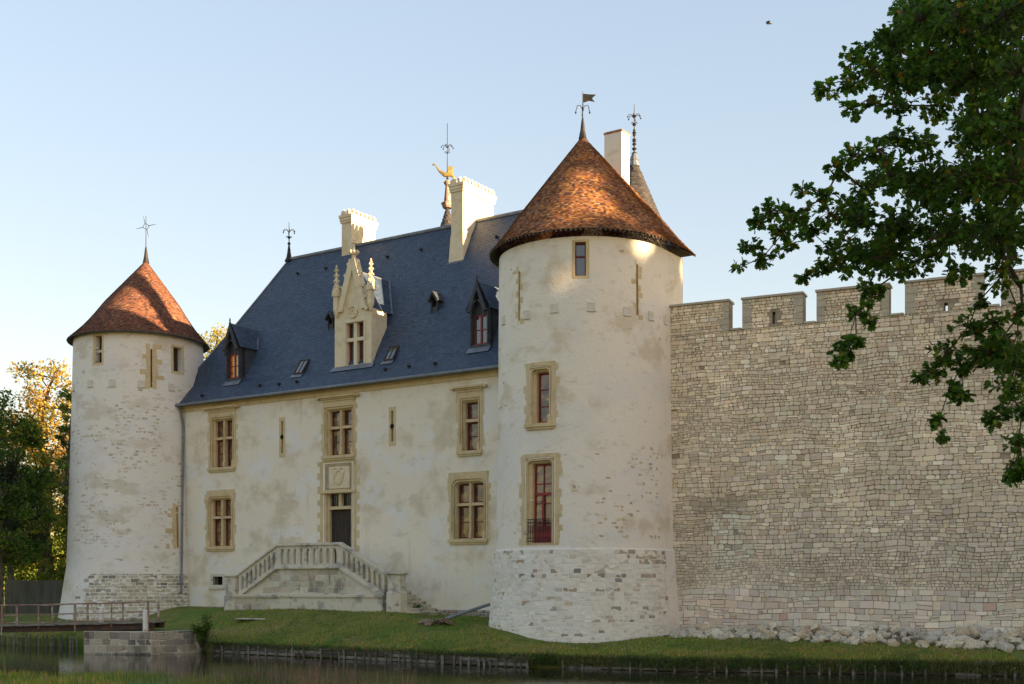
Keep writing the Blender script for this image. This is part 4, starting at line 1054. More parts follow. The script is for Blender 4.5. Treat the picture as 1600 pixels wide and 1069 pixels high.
mb = MB()
for i in range(72):
    j = (i + 1) % 72; t0, t1 = 2 * math.pi * i / 72, 2 * math.pi * j / 72
    mb.quad((out2[i][0], out2[i][1], 17.6), (out2[j][0], out2[j][1], 17.6), (LX + 3.6 * math.cos(t1), LY + 3.6 * math.sin(t1), 17.8), (LX + 3.6 * math.cos(t0), LY + 3.6 * math.sin(t0), 17.8))
    mb.tube([(out2[i][0], out2[i][1], 17.57), (out2[j][0], out2[j][1], 17.57)], .05, 5)
mb.build('soffit', mt_wood_dark, lroof)
vane(ap2[0], ap2[1], ap2[2] - .05, P(231, 337, LY + .4).z, 'star')
# downpipe from the gutter end, clinging to the flank of the far tower down to the ground
pp = []
for py in range(665, 945, 20):
    a, z = LS.hit(284.5 - (py - 665) * .011, py); X, Y, Z_ = LS.map(a, -.11, z); u, v = MF.local(X, Y); pp.append((u, v, z))
top = [(pp[0][0] - .05, -.45, ZE - .04), (pp[0][0] - .02, pp[0][1] * .6 - .2, ZE - .3)]
mb = MB(); pts_ = top + pp + [(pp[-1][0] - .12, pp[-1][1] - .12, pp[-1][2] - .12), (pp[-1][0] - .5, pp[-1][1] - .3, pp[-1][2] - .18)]
mb.tube(pts_, .065, 8)
for i in (1, 4, 7, 10, 12):
    q0 = Vector(pp[i]); mb.tube([q0, q0 + Vector((0, 0, .1))], .085, 8)
mb.build('downpipe', mt_pipe, manor)

# ================================================================== CURTAIN WALL
WL = 27.0; ZC0, ZM = 14.28, 15.55; TH = 1.3
cwall = thing('curtain_wall', 'long crenellated rubble stone rampart to the right of the big tower', 'rampart', (WF.o[0], WF.o[1], .4), WF.rot, off=(0, 0, .4))
def wt(px): return WF.hit(px, 500, 0)[0]
gaps = [(wt(1139), wt(1160)), (wt(1254.5), wt(1276)), (wt(1389), wt(1414)), (wt(1537), wt(1564))]
g_ = wt(1690); 
while g_ < WL - 4: gaps.append((g_, g_ + .9)); g_ += 4.4
aslit = [(wt(1209), 487, 506), (wt(1478), 473, 489)]
def gap_at(a): return any(g0 < a < g1 for g0, g1 in gaps)
mb = MB(); SW = Shift(0.0)
e = [-1.2]
for g0, g1 in gaps: e += [g0, g1]
e.append(WL)
mb.box(-1.2, WL, .012, TH, .4, ZC0)
slz = []
for i in range(0, len(e), 2):
    a0, a1 = e[i], e[i + 1]; cuts = []
    for (s, y0, y1) in aslit:
        if a0 < s < a1: z1 = WF.hit(1209 if s == aslit[0][0] else 1478, y0, 0)[1]; z0 = WF.hit(1209 if s == aslit[0][0] else 1478, y1, 0)[1]; cuts.append((s - .07, s + .07, z0, z1))
    if cuts:
        c0_, c1_, z0, z1 = cuts[0]; slz.append(cuts[0])
        mb.box(a0, c0_, .012, .62, ZC0, ZM); mb.box(c1_, a1, .012, .62, ZC0, ZM); mb.box(c0_, c1_, .012, .62, ZC0, z0); mb.box(c0_, c1_, .012, .62, z1, ZM)
    else: mb.box(a0, a1, .012, .62, ZC0, ZM)
mb.build('wall_core', M('sandy mortar', (0.30, 0.245, 0.175), [((0.42, 0.36, 0.27), (2, 2, 2), .45, .62, 6, .8)], .95, .6, 12), cwall)
def wcol(a, z):
    low = max(0, min(1, (7.2 - z) / 2.5)); n1 = nz(a * .22, z * .3, 4.0); n2 = nz(a * .6, z * .6, 14.0)
    warm = [((.70, .62, .47), 4), ((.62, .54, .41), 3), ((.76, .69, .54), 3), ((.54, .47, .37), 2), ((.62, .50, .37), 1.2), ((.80, .76, .66), 1.4)]
    grey = [((.56, .52, .45), 4), ((.48, .44, .385), 3), ((.64, .59, .49), 3), ((.40, .36, .31), 1.2), ((.52, .44, .35), 1)]
    pale = [((.66, .62, .55), 3), ((.57, .54, .48), 3), ((.72, .66, .54), 2), ((.52, .49, .44), 2), ((.60, .51, .40), 1.6)]
    if z < 3.1 + .5 * n2: c = pick(pale)
    elif rnd.random() < low + n1 * .5: c = pick(grey)
    else: c = pick(warm)
    c = tuple(q * .66 + w_ * .34 for q, w_ in zip(c, (.63, .575, .47) if z > 3.1 else (.60, .565, .50)))
    c = (c[0] * 1.05, c[1] * .985, c[2] * .92)
    k = 1.12 + .26 * n1 + .14 * n2
    if z > 8 and n2 > .3: k *= 1.1
    if rnd.random() < .0012: c = (.55, .40, .30)
    pa = (a > wt(1112) + .2 * nz(z * 2, 0)) and (a < wt(1168) + .25 * nz(z * 2, 5)) and 3.9 < z < 6.3
    if pa:
        if rnd.random() < .8: c = (.74, .68, .55)
        k = 1
    if wt(1085) < a < wt(1180) and 6.4 < z < 7.2 and n2 > -.1: k *= .7
    return jit(tuple(x * k for x in c), .12)
def win_in(a, z, hw, hh):
    if z + hh > ZM + .01: return False
    if z > ZC0 - .02:
        for g0, g1 in gaps:
            if a + hw > g0 - .03 and a - hw < g1 + .03: return False
        for (c0_, c1_, z0, z1) in slz:
            if a + hw > c0_ - .02 and a - hw < c1_ + .02 and z + hh > z0 and z - hh < z1: return False
    if rnd.random() < .0018: return False
    return True
mb = MB()
def whf(z):
    if z < 3.0: return (.19, .30)
    if z < 4.4: return (.12, .18)
    if z < 6.4: return (.14, .24)
    if z < 9: return (.15, .26)
    return (.10, .21)
masonry(mb, SW, -.6, WL, .5, ZC0 - .005, wcol, hf=whf, inside=win_in, wav=.17, gap=.008, rise=.03, split=lambda a, z: (.55 if nz(a * .3, z * .45, 20) > .05 else .10), wr=(.8, 2.3), corner=lambda z: (.04, .12) if z < 4 else (.08, .26))
masonry(mb, SW, -.6, WL, ZC0, ZM, wcol, hf=lambda z: (.10, .2), inside=win_in, wav=.0, gap=.008, rise=.03, split=.3, wr=(.8, 2.6))
# reveals of the merlons: dressed blocks
for g0, g1 in gaps:
    for gg, s_ in ((g0, -1), (g1, 1)):
        z = ZC0; k = 0
        while z < ZM - .05:
            h = min(rnd.uniform(.2, .4), ZM - z); w_ = rnd.uniform(.25, .5)
            x0, x1 = (gg - w_, gg - .002) if s_ < 0 else (gg + .002, gg + w_)
            mb.box(x0, x1, -.04 - .01 * rnd.random(), .64, z + .008, z + h - .008, jit((.50, .44, .34), .1)); z += h
mb.build('stonework', mt_stone_attr, cwall)
mb = MB()
for i in range(0, len(e), 2):
    a = e[i] - (.05 if i else 0)
    while a < e[i + 1] + .05:
        b = min(a + rnd.uniform(.7, 1.3), e[i + 1] + .05); j = rnd.uniform(0, .012); mb.box(a + .006, b - .006, -.10 - j, .74, ZM + .002, ZM + .085 + j, jit((.44, .40, .32), .1)); a = b
    if i + 2 < len(e): mb.box(e[i + 1] + .055, e[i + 2] - .055, -.08, TH, ZC0 + .002, ZC0 + .08, jit((.48, .43, .34), .1))
mb.build('coping', mt_stone_attr, cwall)

# ================================================================== SPIRES BEHIND
def spire(px, pyb, pyt, Y, halfpx, name, label, nside=8, rot=.3, zb=10.0, cone_top=None):
    base = P(px, pyb, Y); top = P(px, pyt, Y); r_ = halfpx / FPX * Y
    t = thing(name, label, 'turret', (base.x, Y, 1.8))
    m = MB(); m.lathe(base.x, Y, [(r_ * .88, 1.8), (r_ * .86, base.z - .05)], 32); m.build('wall', mt_tower, t, smooth=True)
    out = [(base.x + r_ * math.cos(a), Y + r_ * math.sin(a), base.z) for a in [2 * math.pi * i / nside + rot for i in range(nside)]]
    m = MB(); tilecourses(m, out, (base.x, Y, top.z), .2, .11, [((.062, .055, .05), 4), ((.08, .07, .06), 3), ((.05, .048, .045), 2)]); rf = m.build('roof', mt_slates, t)
    return t, rf, base.x, top.z
t, rf, sx, sz = spire(991, 372, 243, 66.0, 55, 'stair_turret', 'slender slate spire rising just behind the tower chimney', 8, .39)
m = MB(); m.lathe(sx, 66.0, [(.30, sz - .6), (.22, sz - .3), (.26, sz - .25), (.12, sz + .1)], 10); m.build('spire_cap', mt_lead, rf)
zt = P(991, 163, 66).z
m = finial_mesh(sx, 66.0, sz, zt - sz, 5, True, .055)
for i in range(6): m.lathe(sx, 66.0, [(.03, sz + .25 * i), (.16 - .015 * i, sz + .12 + .25 * i), (.03, sz + .2 + .25 * i)], 8)
m.build('finial', mt_iron, rf)
t2, rf2, sx2, sz2 = spire(699, 400, 318, 76.0, 26, 'stair_turret', 'small slate spire behind the roof ridge carrying a gilded winged creature vane', 8, .2)
m = MB(); m.lathe(sx2, 76.0, [(.28, sz2 - .3), (.4, sz2), (.22, sz2 + .1), (.12, sz2 + 1.1), (.25, sz2 + 1.3), (.06, sz2 + 1.5)], 10); m.build('spire_cap', mt_rust, rf2)
zt = P(701, 193, 76).z
m = finial_mesh(sx2, 76.0, sz2 + 1.2, zt - sz2 - 1.9, 1, True, .04); m.tube([(sx2, 76, zt - 1.6), (sx2, 76, zt)], .02, 5)
m.build('finial', mt_iron, rf2)
m = MB(); zz = P(700, 272, 76).z
m.tube([(sx2 - .75, 76, zz + .55), (sx2 - .5, 76, zz + .2), (sx2 - .15, 76, zz - .05), (sx2 + .25, 76, zz - .05), (sx2 + .55, 76, zz - .35)], [.03, .08, .16, .13, .03], 7)
m.add([(sx2 - .1, 76, zz), (sx2 + .1, 76.02, zz + .55), (sx2 + .38, 76, zz + .45), (sx2 + .33, 76.05, zz), (sx2 + .12, 76.12, zz + .2)], ((0, 1, 4), (1, 2, 4), (2, 3, 4), (3, 0, 4), (0, 3, 2, 1)))
m.tube([(sx2 - .75, 76, zz + .55), (sx2 - .85, 76, zz + .62), (sx2 - .95, 76, zz + .55)], [.05, .07, .02], 6)
m.build('vane_creature', mt_gold, rf2)

# ================================================================== STAIR
VS = -2.4
def sh(px, py, v=VS): return MF.hit(px, py, v)
st = thing('staircase', 'grey weathered double stone staircase with pierced gothic balustrade before the door', 'staircase', tuple(MF.world(-15.5, VS, 1.9)), MF.rot)
OFF[st.name] = (-15.5, VS, 1.9)
uL, uR = sh(434, 860)[0], sh(531, 860)[0]; uPL, uPR = sh(371, 900)[0], sh(603, 900)[0]
zLand = sh(482, 884)[1]; zRail = sh(482, 849)[1]; zGr = 1.8
zLb = sh(371, 931)[1]; zRb = sh(603, 931)[1]    # foot of the sloping balustrades
zPl = sh(482, 929)[1]     # plinth ledge
def zfoot(u):
    if u < uL: return zLb + (zLand - zLb) * (u - uPL) / (uL - uPL)
    if u > uR: return zLand + (zRb - zLand) * (u - uR) / (uPR - uR)
    return zLand
mb = MB()       # front wall with coursed ashlar
mb.poly([(uPL, VS + .06, zGr - .6), (uPR, VS + .06, zGr - .6), (uPR, VS + .06, zRb), (uR, VS + .06, zLand), (uL, VS + .06, zLand), (uPL, VS + .06, zLb)])
mb.poly([(uPL, VS + .3, zGr - .6), (uPL, 0, zGr - .6), (uPL, 0, zGr + .3), (uPL, VS + .3, zGr + .3)])
mb.build('wall', mt_old_stone, st)
mb = MB()
def acol(a, z): 
    k = 1.0
    return jit(tuple(x * k for x in pick([((.55, .50, .39), 3), ((.48, .43, .33), 3), ((.58, .54, .46), 2), ((.42, .38, .31), 1.5)])), .10)
def ins_st(a, z, hw, hh): return zfoot(a - hw) > z + hh and zfoot(a + hw) > z + hh
SF = Shift(VS + .06)
masonry(mb, SF, uPL + .05, uPR - .05, zPl + .05, zLand, acol, hf=lambda z: (.30, .34), inside=ins_st, wav=0, gap=.011, rise=.012, split=0, wr=(1.6, 2.4), corner=lambda z: (.02, .05))
SF2 = Shift(VS - .10)
masonry(mb, SF2, sh(366, 940)[0], sh(601, 940)[0], zGr - .55, zPl - .16, acol, hf=lambda z: (.30, .36), wav=0, gap=.011, rise=.012, split=0, wr=(1.6, 2.6), corner=lambda z: (.02, .05))
mb.build('ashlar', mt_ashlar, st)
mb = MB(); p0, p1 = sh(366, 940)[0], sh(601, 940)[0]
mb.box(p0, p1, VS - .10, VS + .1, zGr - .6, zPl - .16); mb.box(p0 - .05, p1 + .05, VS - .25, VS + .1, zPl - .12, zPl + .0); mb.box(p0 - .02, p1 + .02, VS - .18, VS + .1, zPl - .19, zPl - .12)
mb.box(sh(440, 940)[0], p1, VS - .16, VS - .12, zGr - .6, zPl - .19)
mb.build('plinth', mt_old_stone, st)
def arcade(mb, u0, u1, n, vf, thick=.18):
    HB = zRail - zLand; w_ = (u1 - u0) / n; o_ = w_ * .30; t0, tsp, tap, ttop = .12, HB * .56, HB * .78, HB - .1
    for i in range(n):
        a, b = u0 + i * w_, u0 + (i + 1) * w_; m_ = (a + b) / 2; l, r_ = m_ - o_, m_ + o_
        arc = [(l, t0), (l, tsp)] + [(l + (m_ - l) * (1 - math.cos(t)) , tsp + (tap - tsp) * math.sin(t)) for t in [math.pi / 2 * k / 5 for k in range(1, 6)]]
        arcR = [(2 * m_ - x, t) for x, t in reversed(arc[:-1])]
        full = arc + arcR
        def q(x, t, v): return (x, v, zfoot(x) + t)
        for v, flip in ((vf, False), (vf + thick, True)):
            def F(pts): mb.poly([q(x, t, v) for x, t in (pts if not flip else list(reversed(pts)))])
            F([(a, t0 - .02), (l, t0 - .02), (l, tsp), (a, tsp)]); F([(r_, t0 - .02), (b, t0 - .02), (b, tsp), (r_, tsp)])
            pl = [p for p in arc if p[1] >= tsp - 1e-6]
            for k in range(len(pl) - 1): F([(pl[k][0], pl[k][1]), (pl[k + 1][0], pl[k + 1][1]), (a + (m_ - a) * (k + 1) / (len(pl) - 1), ttop), (a + (m_ - a) * k / (len(pl) - 1), ttop)])
            F([(a, tsp), (l, tsp), (a, ttop)])
            pr = [(2 * m_ - x, t) for x, t in pl]
            for k in range(len(pr) - 1): F([(pr[k + 1][0], pr[k + 1][1]), (pr[k][0], pr[k][1]), (b - (b - m_) * k / (len(pr) - 1), ttop), (b - (b - m_) * (k + 1) / (len(pr) - 1), ttop)])
            F([(r_, tsp), (b, tsp), (b, ttop)])
        for k in range(len(full) - 1):
            (x0, t0_), (x1, t1_) = full[k], full[k + 1]; mb.quad(q(x0, t0_, vf), q(x0, t0_, vf + thick), q(x1, t1_, vf + thick), q(x1, t1_, vf))
        # colonnette shafts and inner cusped moulding
        for x in (l - .015, r_ + .015): mb.tube([q(x, t0, vf - .0), q(x, t0 + .08, vf - .0), q(x, tsp - .05, vf), q(x, tsp, vf)], [.045, .022, .022, .04], 6)
        mb.tube([q(x, t, vf) for x, t in full[1:-1]], .02, 5)
def rail(mb, pts, v0, v1, t0, t1):
    for (ua, ub_) in zip(pts, pts[1:]):
        mb.hexa([(ua, v0, zfoot(ua) + t0), (ub_, v0, zfoot(ub_) + t0), (ub_, v1, zfoot(ub_) + t0), (ua, v1, zfoot(ua) + t0), (ua, v0, zfoot(ua) + t1), (ub_, v0, zfoot(ub_) + t1), (ub_, v1, zfoot(ub_) + t1), (ua, v1, zfoot(ua) + t1)])
HB = zRail - zLand
for (ua, ub_, n, lab) in ((uPL + .1, uL, 8, 'left sloping'), (uL, uR, 9, 'landing'), (uR, uPR - .1, 8, 'right sloping')):
    mb = MB(); arcade(mb, ua + .12, ub_ - .12, n, VS); rail(mb, [ua, ua + .13], VS, VS + .18, -.02, HB - .1); rail(mb, [ub_ - .13, ub_], VS, VS + .18, -.02, HB - .1)
    rail(mb, [ua, ub_], VS - .05, VS + .22, -.08, .105); rail(mb, [ua, ub_], VS - .10, VS + .26, HB - .103, HB - .03); rail(mb, [ua, ub_], VS - .06, VS + .22, HB - .03, HB + .02); rail(mb, [ua, ub_], VS - .12, VS + .2, -.15, -.07)
    b_ = mb.build('balustrade', mt_old_stone, st); b_['label'] = lab + ' balustrade with pointed openings'
for (pa, pb, pt, pm, pbot, lab) in ((348, 371, 899, 930, 951, 'left'), (601, 628, 895, 925, 957, 'right')):
    m = MB(); a0 = sh(pa, 900, VS - .2)[0]; a1 = a0 + .86 if lab == 'left' else a0 + .95; zt_, zm_, zb2 = sh(pa, pt)[1], sh(pa, pm)[1], 1.5
    cu, cv_ = (a0 + a1) / 2, VS + .15; r8 = (a1 - a0) / 2
    m.lathe(cu, cv_, [(r8 * 1.12, zb2), (r8 * 1.12, zm_ - .03), (r8 * .95, zm_ + .02), (r8 * .95, zt_ - .12)], 8); m.lathe(cu, cv_, [(r8 * 1.0, zt_ - .12), (r8 * 1.2, zt_ - .06), (r8 * 1.2, zt_), (r8 * .8, zt_ + .03)], 8); m.lathe(cu, cv_, [(r8 * 1.3, zb2), (r8 * 1.3, zb2 + .3 if lab == 'left' else 1.93)], 8)
    m.build('pedestal', mt_old_stone, st)['label'] = lab + ' end post of the staircase'
# steps
mb = MB(); nst = 14
mb.box(uL, uR, VS + .18, -.02, zGr - .5, zLand)
for s_ in (-1, 1):
    ub0 = uL if s_ < 0 else uR; ue = (uPL - .3) if s_ < 0 else (sh(603, 900)[0] + 1.55)
    for k in range(nst):
        a = ub0 + (ue - ub0) * k / nst; b = ub0 + (ue - ub0) * (k + 1) / nst; z = zLand - (zLand - zGr) * (k + 1) / (nst + 1)
        mb.box(min(a, b), max(a, b), VS + .19, -.02, zGr - .6, z); mb.box(min(a, b) - (.04 if s_ < 0 else 0), max(a, b) + (.04 if s_ > 0 else 0), VS + .185, -.015, z - .06, z + .003)
mb.build('steps', mt_old_stone, st)

# ================================================================== TIMBER REVETMENT ALONG THE MOAT
def bank_pt(px, py_w): Y = ZC * FPX / (py_w - HZ); return P(px, py_w, Y)
def bank_line(px):
    for (a, ya), (b, yb) in zip(BANK, BANK[1:]):
        if a <= px <= b: return bank_pt(px, ya + (yb - ya) * (px - a) / (b - a))
def revet(x0, x1, step, h, label, tall=1.0, boards=True, lush=0):
    p = bank_line(x0); t = thing('timber_revetment', label, 'bank revetment', (p.x, p.y - .12, 0)); px = x0
    while px < x1:
        q_ = bank_line(px) + Vector((0, -.14, 0)); hh_ = h * rnd.uniform(.68, 1.1) * (1 - .35 * (px - x0) / (x1 - x0) * (x0 > 300 and x0 < 400)); lean = rnd.uniform(-.07, .07)
        m = MB(); w2 = rnd.uniform(.032, .07); m.tube([(q_.x, q_.y, -.6), (q_.x + lean * .5, q_.y, hh_ * .6), (q_.x + lean, q_.y, hh_)], [w2, w2 * .95, w2 * .8], 6); m.build('stake', mt_wood if rnd.random() < .55 else mt_wood_mid, t); px += step * rnd.uniform(.6, 1.45)
    if boards:
        for lv in range(3):
            px = x0
            while px < x1:
                p2 = min(px + rnd.uniform(40, 85), x1)
                a, b = bank_line(px), bank_line(p2); z = .1 + lv * .165 + rnd.uniform(-.02, .02); dz = rnd.uniform(-.02, .02); m = MB()
                yo = -.06
                m.hexa([(a.x, a.y + yo - .03, z - .07), (b.x, b.y + yo - .03, z - .07 + dz), (b.x, b.y + yo + .03, z - .07 + dz), (a.x, a.y + yo + .03, z - .07), (a.x, a.y + yo - .03, z + .06), (b.x, b.y + yo - .03, z + .06 + dz), (b.x, b.y + yo + .03, z + .06 + dz), (a.x, a.y + yo + .03, z + .06)])
                m.build('board', mt_wood_dark if rnd.random() < .7 else mt_wood, t); px = p2 + 1
    return t
revet(334, 826, 12.5, .56, 'long timber bank revetment of stakes and dark boards below the staircase lawn')
revet(880, 1598, 24, .34, 'low mossy timber revetment of stakes below the rubble stones')
revet(2, 128, 6.2, .62, 'close-set row of short stakes holding the bank behind the footbridge', boards=False)

# abutment
Yab = 56.8
ab = thing('bridge_abutment', 'pale weathered stone block abutment carrying the end of the footbridge', 'abutment', tuple(P(215, 1022, Yab)[:2]) + (0,))
a0, a1, a2 = P(131, 985, Yab + .3), P(236, 985, Yab - .4), P(304, 985, Yab + 1.0)
def fbox(m, pts, z0, z1): m.add([(p.x, p.y, z0) for p in pts] + [(p.x, p.y, z1) for p in pts], tuple((i, (i + 1) % len(pts), (i + 1) % len(pts) + len(pts), i + len(pts)) for i in range(len(pts))) + (tuple(range(len(pts), 2 * len(pts))),))
m = MB(); back = Vector((0, 4.6, 0)); ztop = 1.08
fbox(m, [a0, a1, a2, a2 + back, a0 + back], -.6, ztop); m.build('core', mt_old_stone, ab)
m = MB(); n1_ = Vector((0, .35, 0)); m.poly([(q.x, q.y, ztop + .012) for q in (a0 + n1_ + Vector((.1, 0, 0)), a1 + n1_, a2 + n1_ - Vector((.15, 0, 0)), a2 + back, a0 + back)]); m.build('turf', mt_ground, ab)
m = MB()
class Seg:
    R0 = None
    def __init__(s, p, q): s.p = p; s.d = (q - p); s.d.z = 0; s.L = s.d.length; s.d.normalize(); s.n = Vector((s.d.y, -s.d.x, 0))
    def map(s, a, b, z): q = s.p + s.d * a - s.n * b; return (q.x, q.y, z)
for p, q_ in ((a0, a1), (a1, a2)):
    sg = Seg(p, q_); masonry(m, sg, 0, sg.L, -.2, ztop, lambda a, z: jit(pick([((.36, .32, .25), 3), ((.26, .235, .195), 3), ((.44, .40, .32), 1.5), ((.17, .155, .13), 1)]), .1), hf=lambda z: (.26, .36), wav=0, gap=.01, rise=.02, split=.1, wr=(1.3, 2.6), corner=lambda z: (.03, .1))
m.build('stonework', mt_ashlar, ab)
# footbridge
zd = P(120, 972, Yab + .8).z
br = thing('footbridge', 'rusty white-painted iron footbridge with sagging railing crossing the moat at left', 'footbridge', (P(130, 0, Yab)[0], Yab + .8, zd))
xL, xR = -34.0, P(238, 0, Yab)[0]
def deckz(x): return zd + .03 + .10 * math.sin((x - xR) * .16) - .012 * (xR - x)
for y in (Yab + .35, Yab + 1.95):
    m = MB(); n = 16
    for i in range(n):
        xa, xb = xL + (xR - xL) * i / n, xL + (xR - xL) * (i + 1) / n
        m.hexa([(xa, y - .06, deckz(xa) - .34), (xb, y - .06, deckz(xb) - .34), (xb, y + .06, deckz(xb) - .34), (xa, y + .06, deckz(xa) - .34), (xa, y - .06, deckz(xa) - .06), (xb, y - .06, deckz(xb) - .06), (xb, y + .06, deckz(xb) - .06), (xa, y + .06, deckz(xa) - .06)])
    m.build('girder', mt_dark_steel, br)
m = MB(); x = xL
while x < xR:
    w_ = rnd.uniform(.14, .2); z = deckz(x) + rnd.uniform(-.01, .015); m.box(x, x + w_ - .015, Yab + .1, Yab + 2.2, z - .055, z); x += w_
m.build('deck', mt_wood, br)
for y, lab in ((Yab + .3, 'near'), (Yab + 2.0, 'far')):
    xs_ = [xR - .3 - i * 1.72 for i in range(11)]
    for i, x in enumerate(xs_):
        m = MB(); ln = rnd.uniform(-.06, .06); w_ = .035 if i % 2 else .05
        m.box(x - w_, x + w_, y - .02, y + .02, deckz(x) - .2, deckz(x) + .92); m.build('rail_post', mt_rust, br)
        if i % 2 == 0 and lab == 'near': m = MB(); m.tube([(x, y - .02, deckz(x) + .9), (x + .25, y - .7, deckz(x) - .45)], .022, 6); m.build('brace', mt_rust, br)
    for hgt in (.93, .46, .1):
        m = MB(); pts = []
        for i in range(12):
            xx = xL + (xR - .2 - xL) * i / 11; pts.append((xx, y, deckz(xx) + hgt + .03 * math.sin(xx * 2.1 + y)))
        m.tube(pts, .028 if hgt > .9 else .018, 6); m.build('handrail' if hgt > .9 else 'lower_rail', mt_rust, br)
m = MB(); w0 = P(227, 977, Yab + .1); m.tube([(w0.x, w0.y, ztop - .05), (w0.x, w0.y, ztop + .98), (w0.x + .01, w0.y, ztop + 1.02)], [.12, .11, .04], 8)
tag(m.build('bollard', mt_white, off=(w0.x, w0.y, ztop)), 'white post with rusty top standing at the end of the footbridge', 'bollard')
m = MB(); w0 = P(158, 977, Yab + 2.3); m.tube([(w0.x, w0.y, ztop - .05), (w0.x, w0.y, ztop + .98), (w0.x + .01, w0.y, ztop + 1.02)], [.12, .11, .04], 8)
tag(m.build('bollard', mt_white, off=(w0.x, w0.y, ztop)), 'worn post seen behind the footbridge railing', 'bollard')
# corrugated fence
m = MB(); f0, f1 = P(8, 0, 76), P(97, 0, 74.5); n = 64
for i in range(n):
    a = f0.lerp(f1, i / n); b = f0.lerp(f1, (i + 1) / n); ya, yb = (.05 if i % 2 else -.05), (-.05 if i % 2 else .05)
    m.quad((a.x, a.y + ya, 1.2), (b.x, b.y + yb, 1.2), (b.x, b.y + yb, 3.55), (a.x, a.y + ya, 3.55)); m.quad((b.x, b.y + yb + .02, 1.2), (a.x, a.y + ya + .02, 1.2), (a.x, a.y + ya + .02, 3.55), (b.x, b.y + yb + .02, 3.55))
tag(m.build('metal_fence', mt_corr, off=(f0.x, f0.y, 1.2)), 'grey green corrugated sheet fence left of the far tower', 'fence')

# loose pipe, slab, earth heap
m = MB(); p0, p1 = P(672, 975, 55.5), P(766, 944, 55.6); p1.z += 0
m.tube([p0, p0.lerp(p1, .5), p1], .075, 10); m.tube([p0.lerp(p1, .3), p0.lerp(p1, .36)], .092, 10)
tag(m.build('drain_pipe', mt_pipe, off=tuple(p0), smooth=True), 'grey drain pipe lying slanted on the grass against the big tower', 'pipe')
def rock(m, c, sx, sy, sz, r, flat=1.0):
    import itertools
    pts = []; blk = r.random() < .55
    rt = r.uniform(0, 3.14); ct, st_ = math.cos(rt), math.sin(rt); tx, ty = r.uniform(-.5, .5) * flat, r.uniform(-.5, .5) * flat
    for zz in (-1, 0.1, 1):
        kk = {-1: .95, .1: 1.05, 1: .9}[zz]
        for (bx, by) in (((-1, -.8), (-.85, -1), (.85, -1), (1, -.85), (1, .8), (.85, 1), (-.85, 1), (-1, .85)) if blk else ((-1, -.55), (-.5, -1), (.5, -1), (1, -.5), (1, .55), (.5, 1), (-.5, 1), (-1, .5))):
            x = bx * sx * kk * r.uniform(.82, 1.12); y = by * sy * kk * r.uniform(.82, 1.12); z = zz * sz * r.uniform(.8, 1.15) + tx * x + ty * y
            pts.append((c[0] + x * ct - y * st_, c[1] + x * st_ + y * ct, c[2] + z))
    f = [tuple(reversed(range(8))), tuple(range(16, 24))]
    for L_ in (0, 8):
        for i in range(8): j = (i + 1) % 8; f.append((L_ + i, L_ + j, L_ + 8 + j, L_ + 8 + i))
    m.add(pts, f)
m = MB(); c = P(682, 979, 55.0); c.z = gz(c.x, c.y) + .04
for i in range(9): rock(m, (c.x + rnd.uniform(-.7, .7), c.y + rnd.uniform(-.3, .3), c.z), .3, .2, .07, rnd)
tag(m.build('earth_heap', mt_earth, off=(c.x, c.y, c.z - .1)), 'low dark heap of turned earth at the foot of the loose pipe', 'earth heap')
m = MB(); c = P(395, 971, 60.0); c.z = gz(c.x, c.y) - .005; rock(m, c, .8, .4, .035, rnd, .02)
tag(m.build('stone_slab', mt_old_stone, off=(c.x, c.y, c.z - .06)), 'flat pale stone slab lying in the grass left of the staircase', 'slab')
mb = MB(); n = 60
for i in range(n):
    for j in range(4):
        q_ = []
        for (ii, jj) in ((i, j), (i + 1, j), (i + 1, j + 1), (i, j + 1)):
            u_ = -.3 + 17.5 * ii / n; v_ = -.02 - jj * (.5 + .16 * nz(ii * .5, 2)); p = WF.world(u_, v_); q_.append((p.x, p.y, gz(p.x, p.y) + (.035 if jj < 4 else -.03)))
        mb.quad(*q_[::-1])
tag(mb.build('bare_ground', mt_earth, smooth=True, merge=True), kind='structure')
# rubble stones below the rampart
mt_rub = [M('fallen limestone %s' % k, c_, [((.30, .26, .19), (3, 3, 3), .46, .62, 6, .7), ((.6, .56, .47), (7, 7, 7), .56, .66, 5, .5)], .93, .5, 14) for k, c_ in (('pale', (.70, .62, .47)), ('tan', (.60, .49, .34)), ('grey', (.52, .475, .38)))]
rub_meshes = []
for i in range(18):
    m = MB(); rock(m, (0, 0, 0), rnd.uniform(.8, 1.3), rnd.uniform(.6, .9), rnd.uniform(.4, .62), rnd); me = bpy.data.meshes.new('rubble_stone')
    me.from_pydata(m.v, [], m.f); me.materials.append(mt_rub[i % 3]); me.update(); rub_meshes.append(me)
for i in range(290):
    px = rnd.uniform(1082, 1640); u_ = WF.hit(px, 900, 0)[0]; d_ = rnd.uniform(.2, 2.9)
    if px < 1150 and d_ < 1.0: d_ += .8
    q_ = WF.world(u_, -d_ - .1); hgt = max(0, .6 - .2 * d_) * rnd.random(); s = rnd.choice((.09, .11, .13, .15, .18, .21, .27)) * rnd.uniform(.8, 1.2)
    o = bpy.data.objects.new('rubble_stone', rnd.choice(rub_meshes)); C.objects.link(o)
    o.location = (q_.x, q_.y, gz(q_.x, q_.y) + s * .16 + hgt); o.scale = (s, s, s); o.rotation_euler = (rnd.uniform(-.5, .5), rnd.uniform(-.5, .5), rnd.uniform(0, 6.28))
    tag(o, 'tumbled limestone rubble block in the heap along the foot of the rampart', 'rubble stone', 'rubble stones fallen along the rampart')

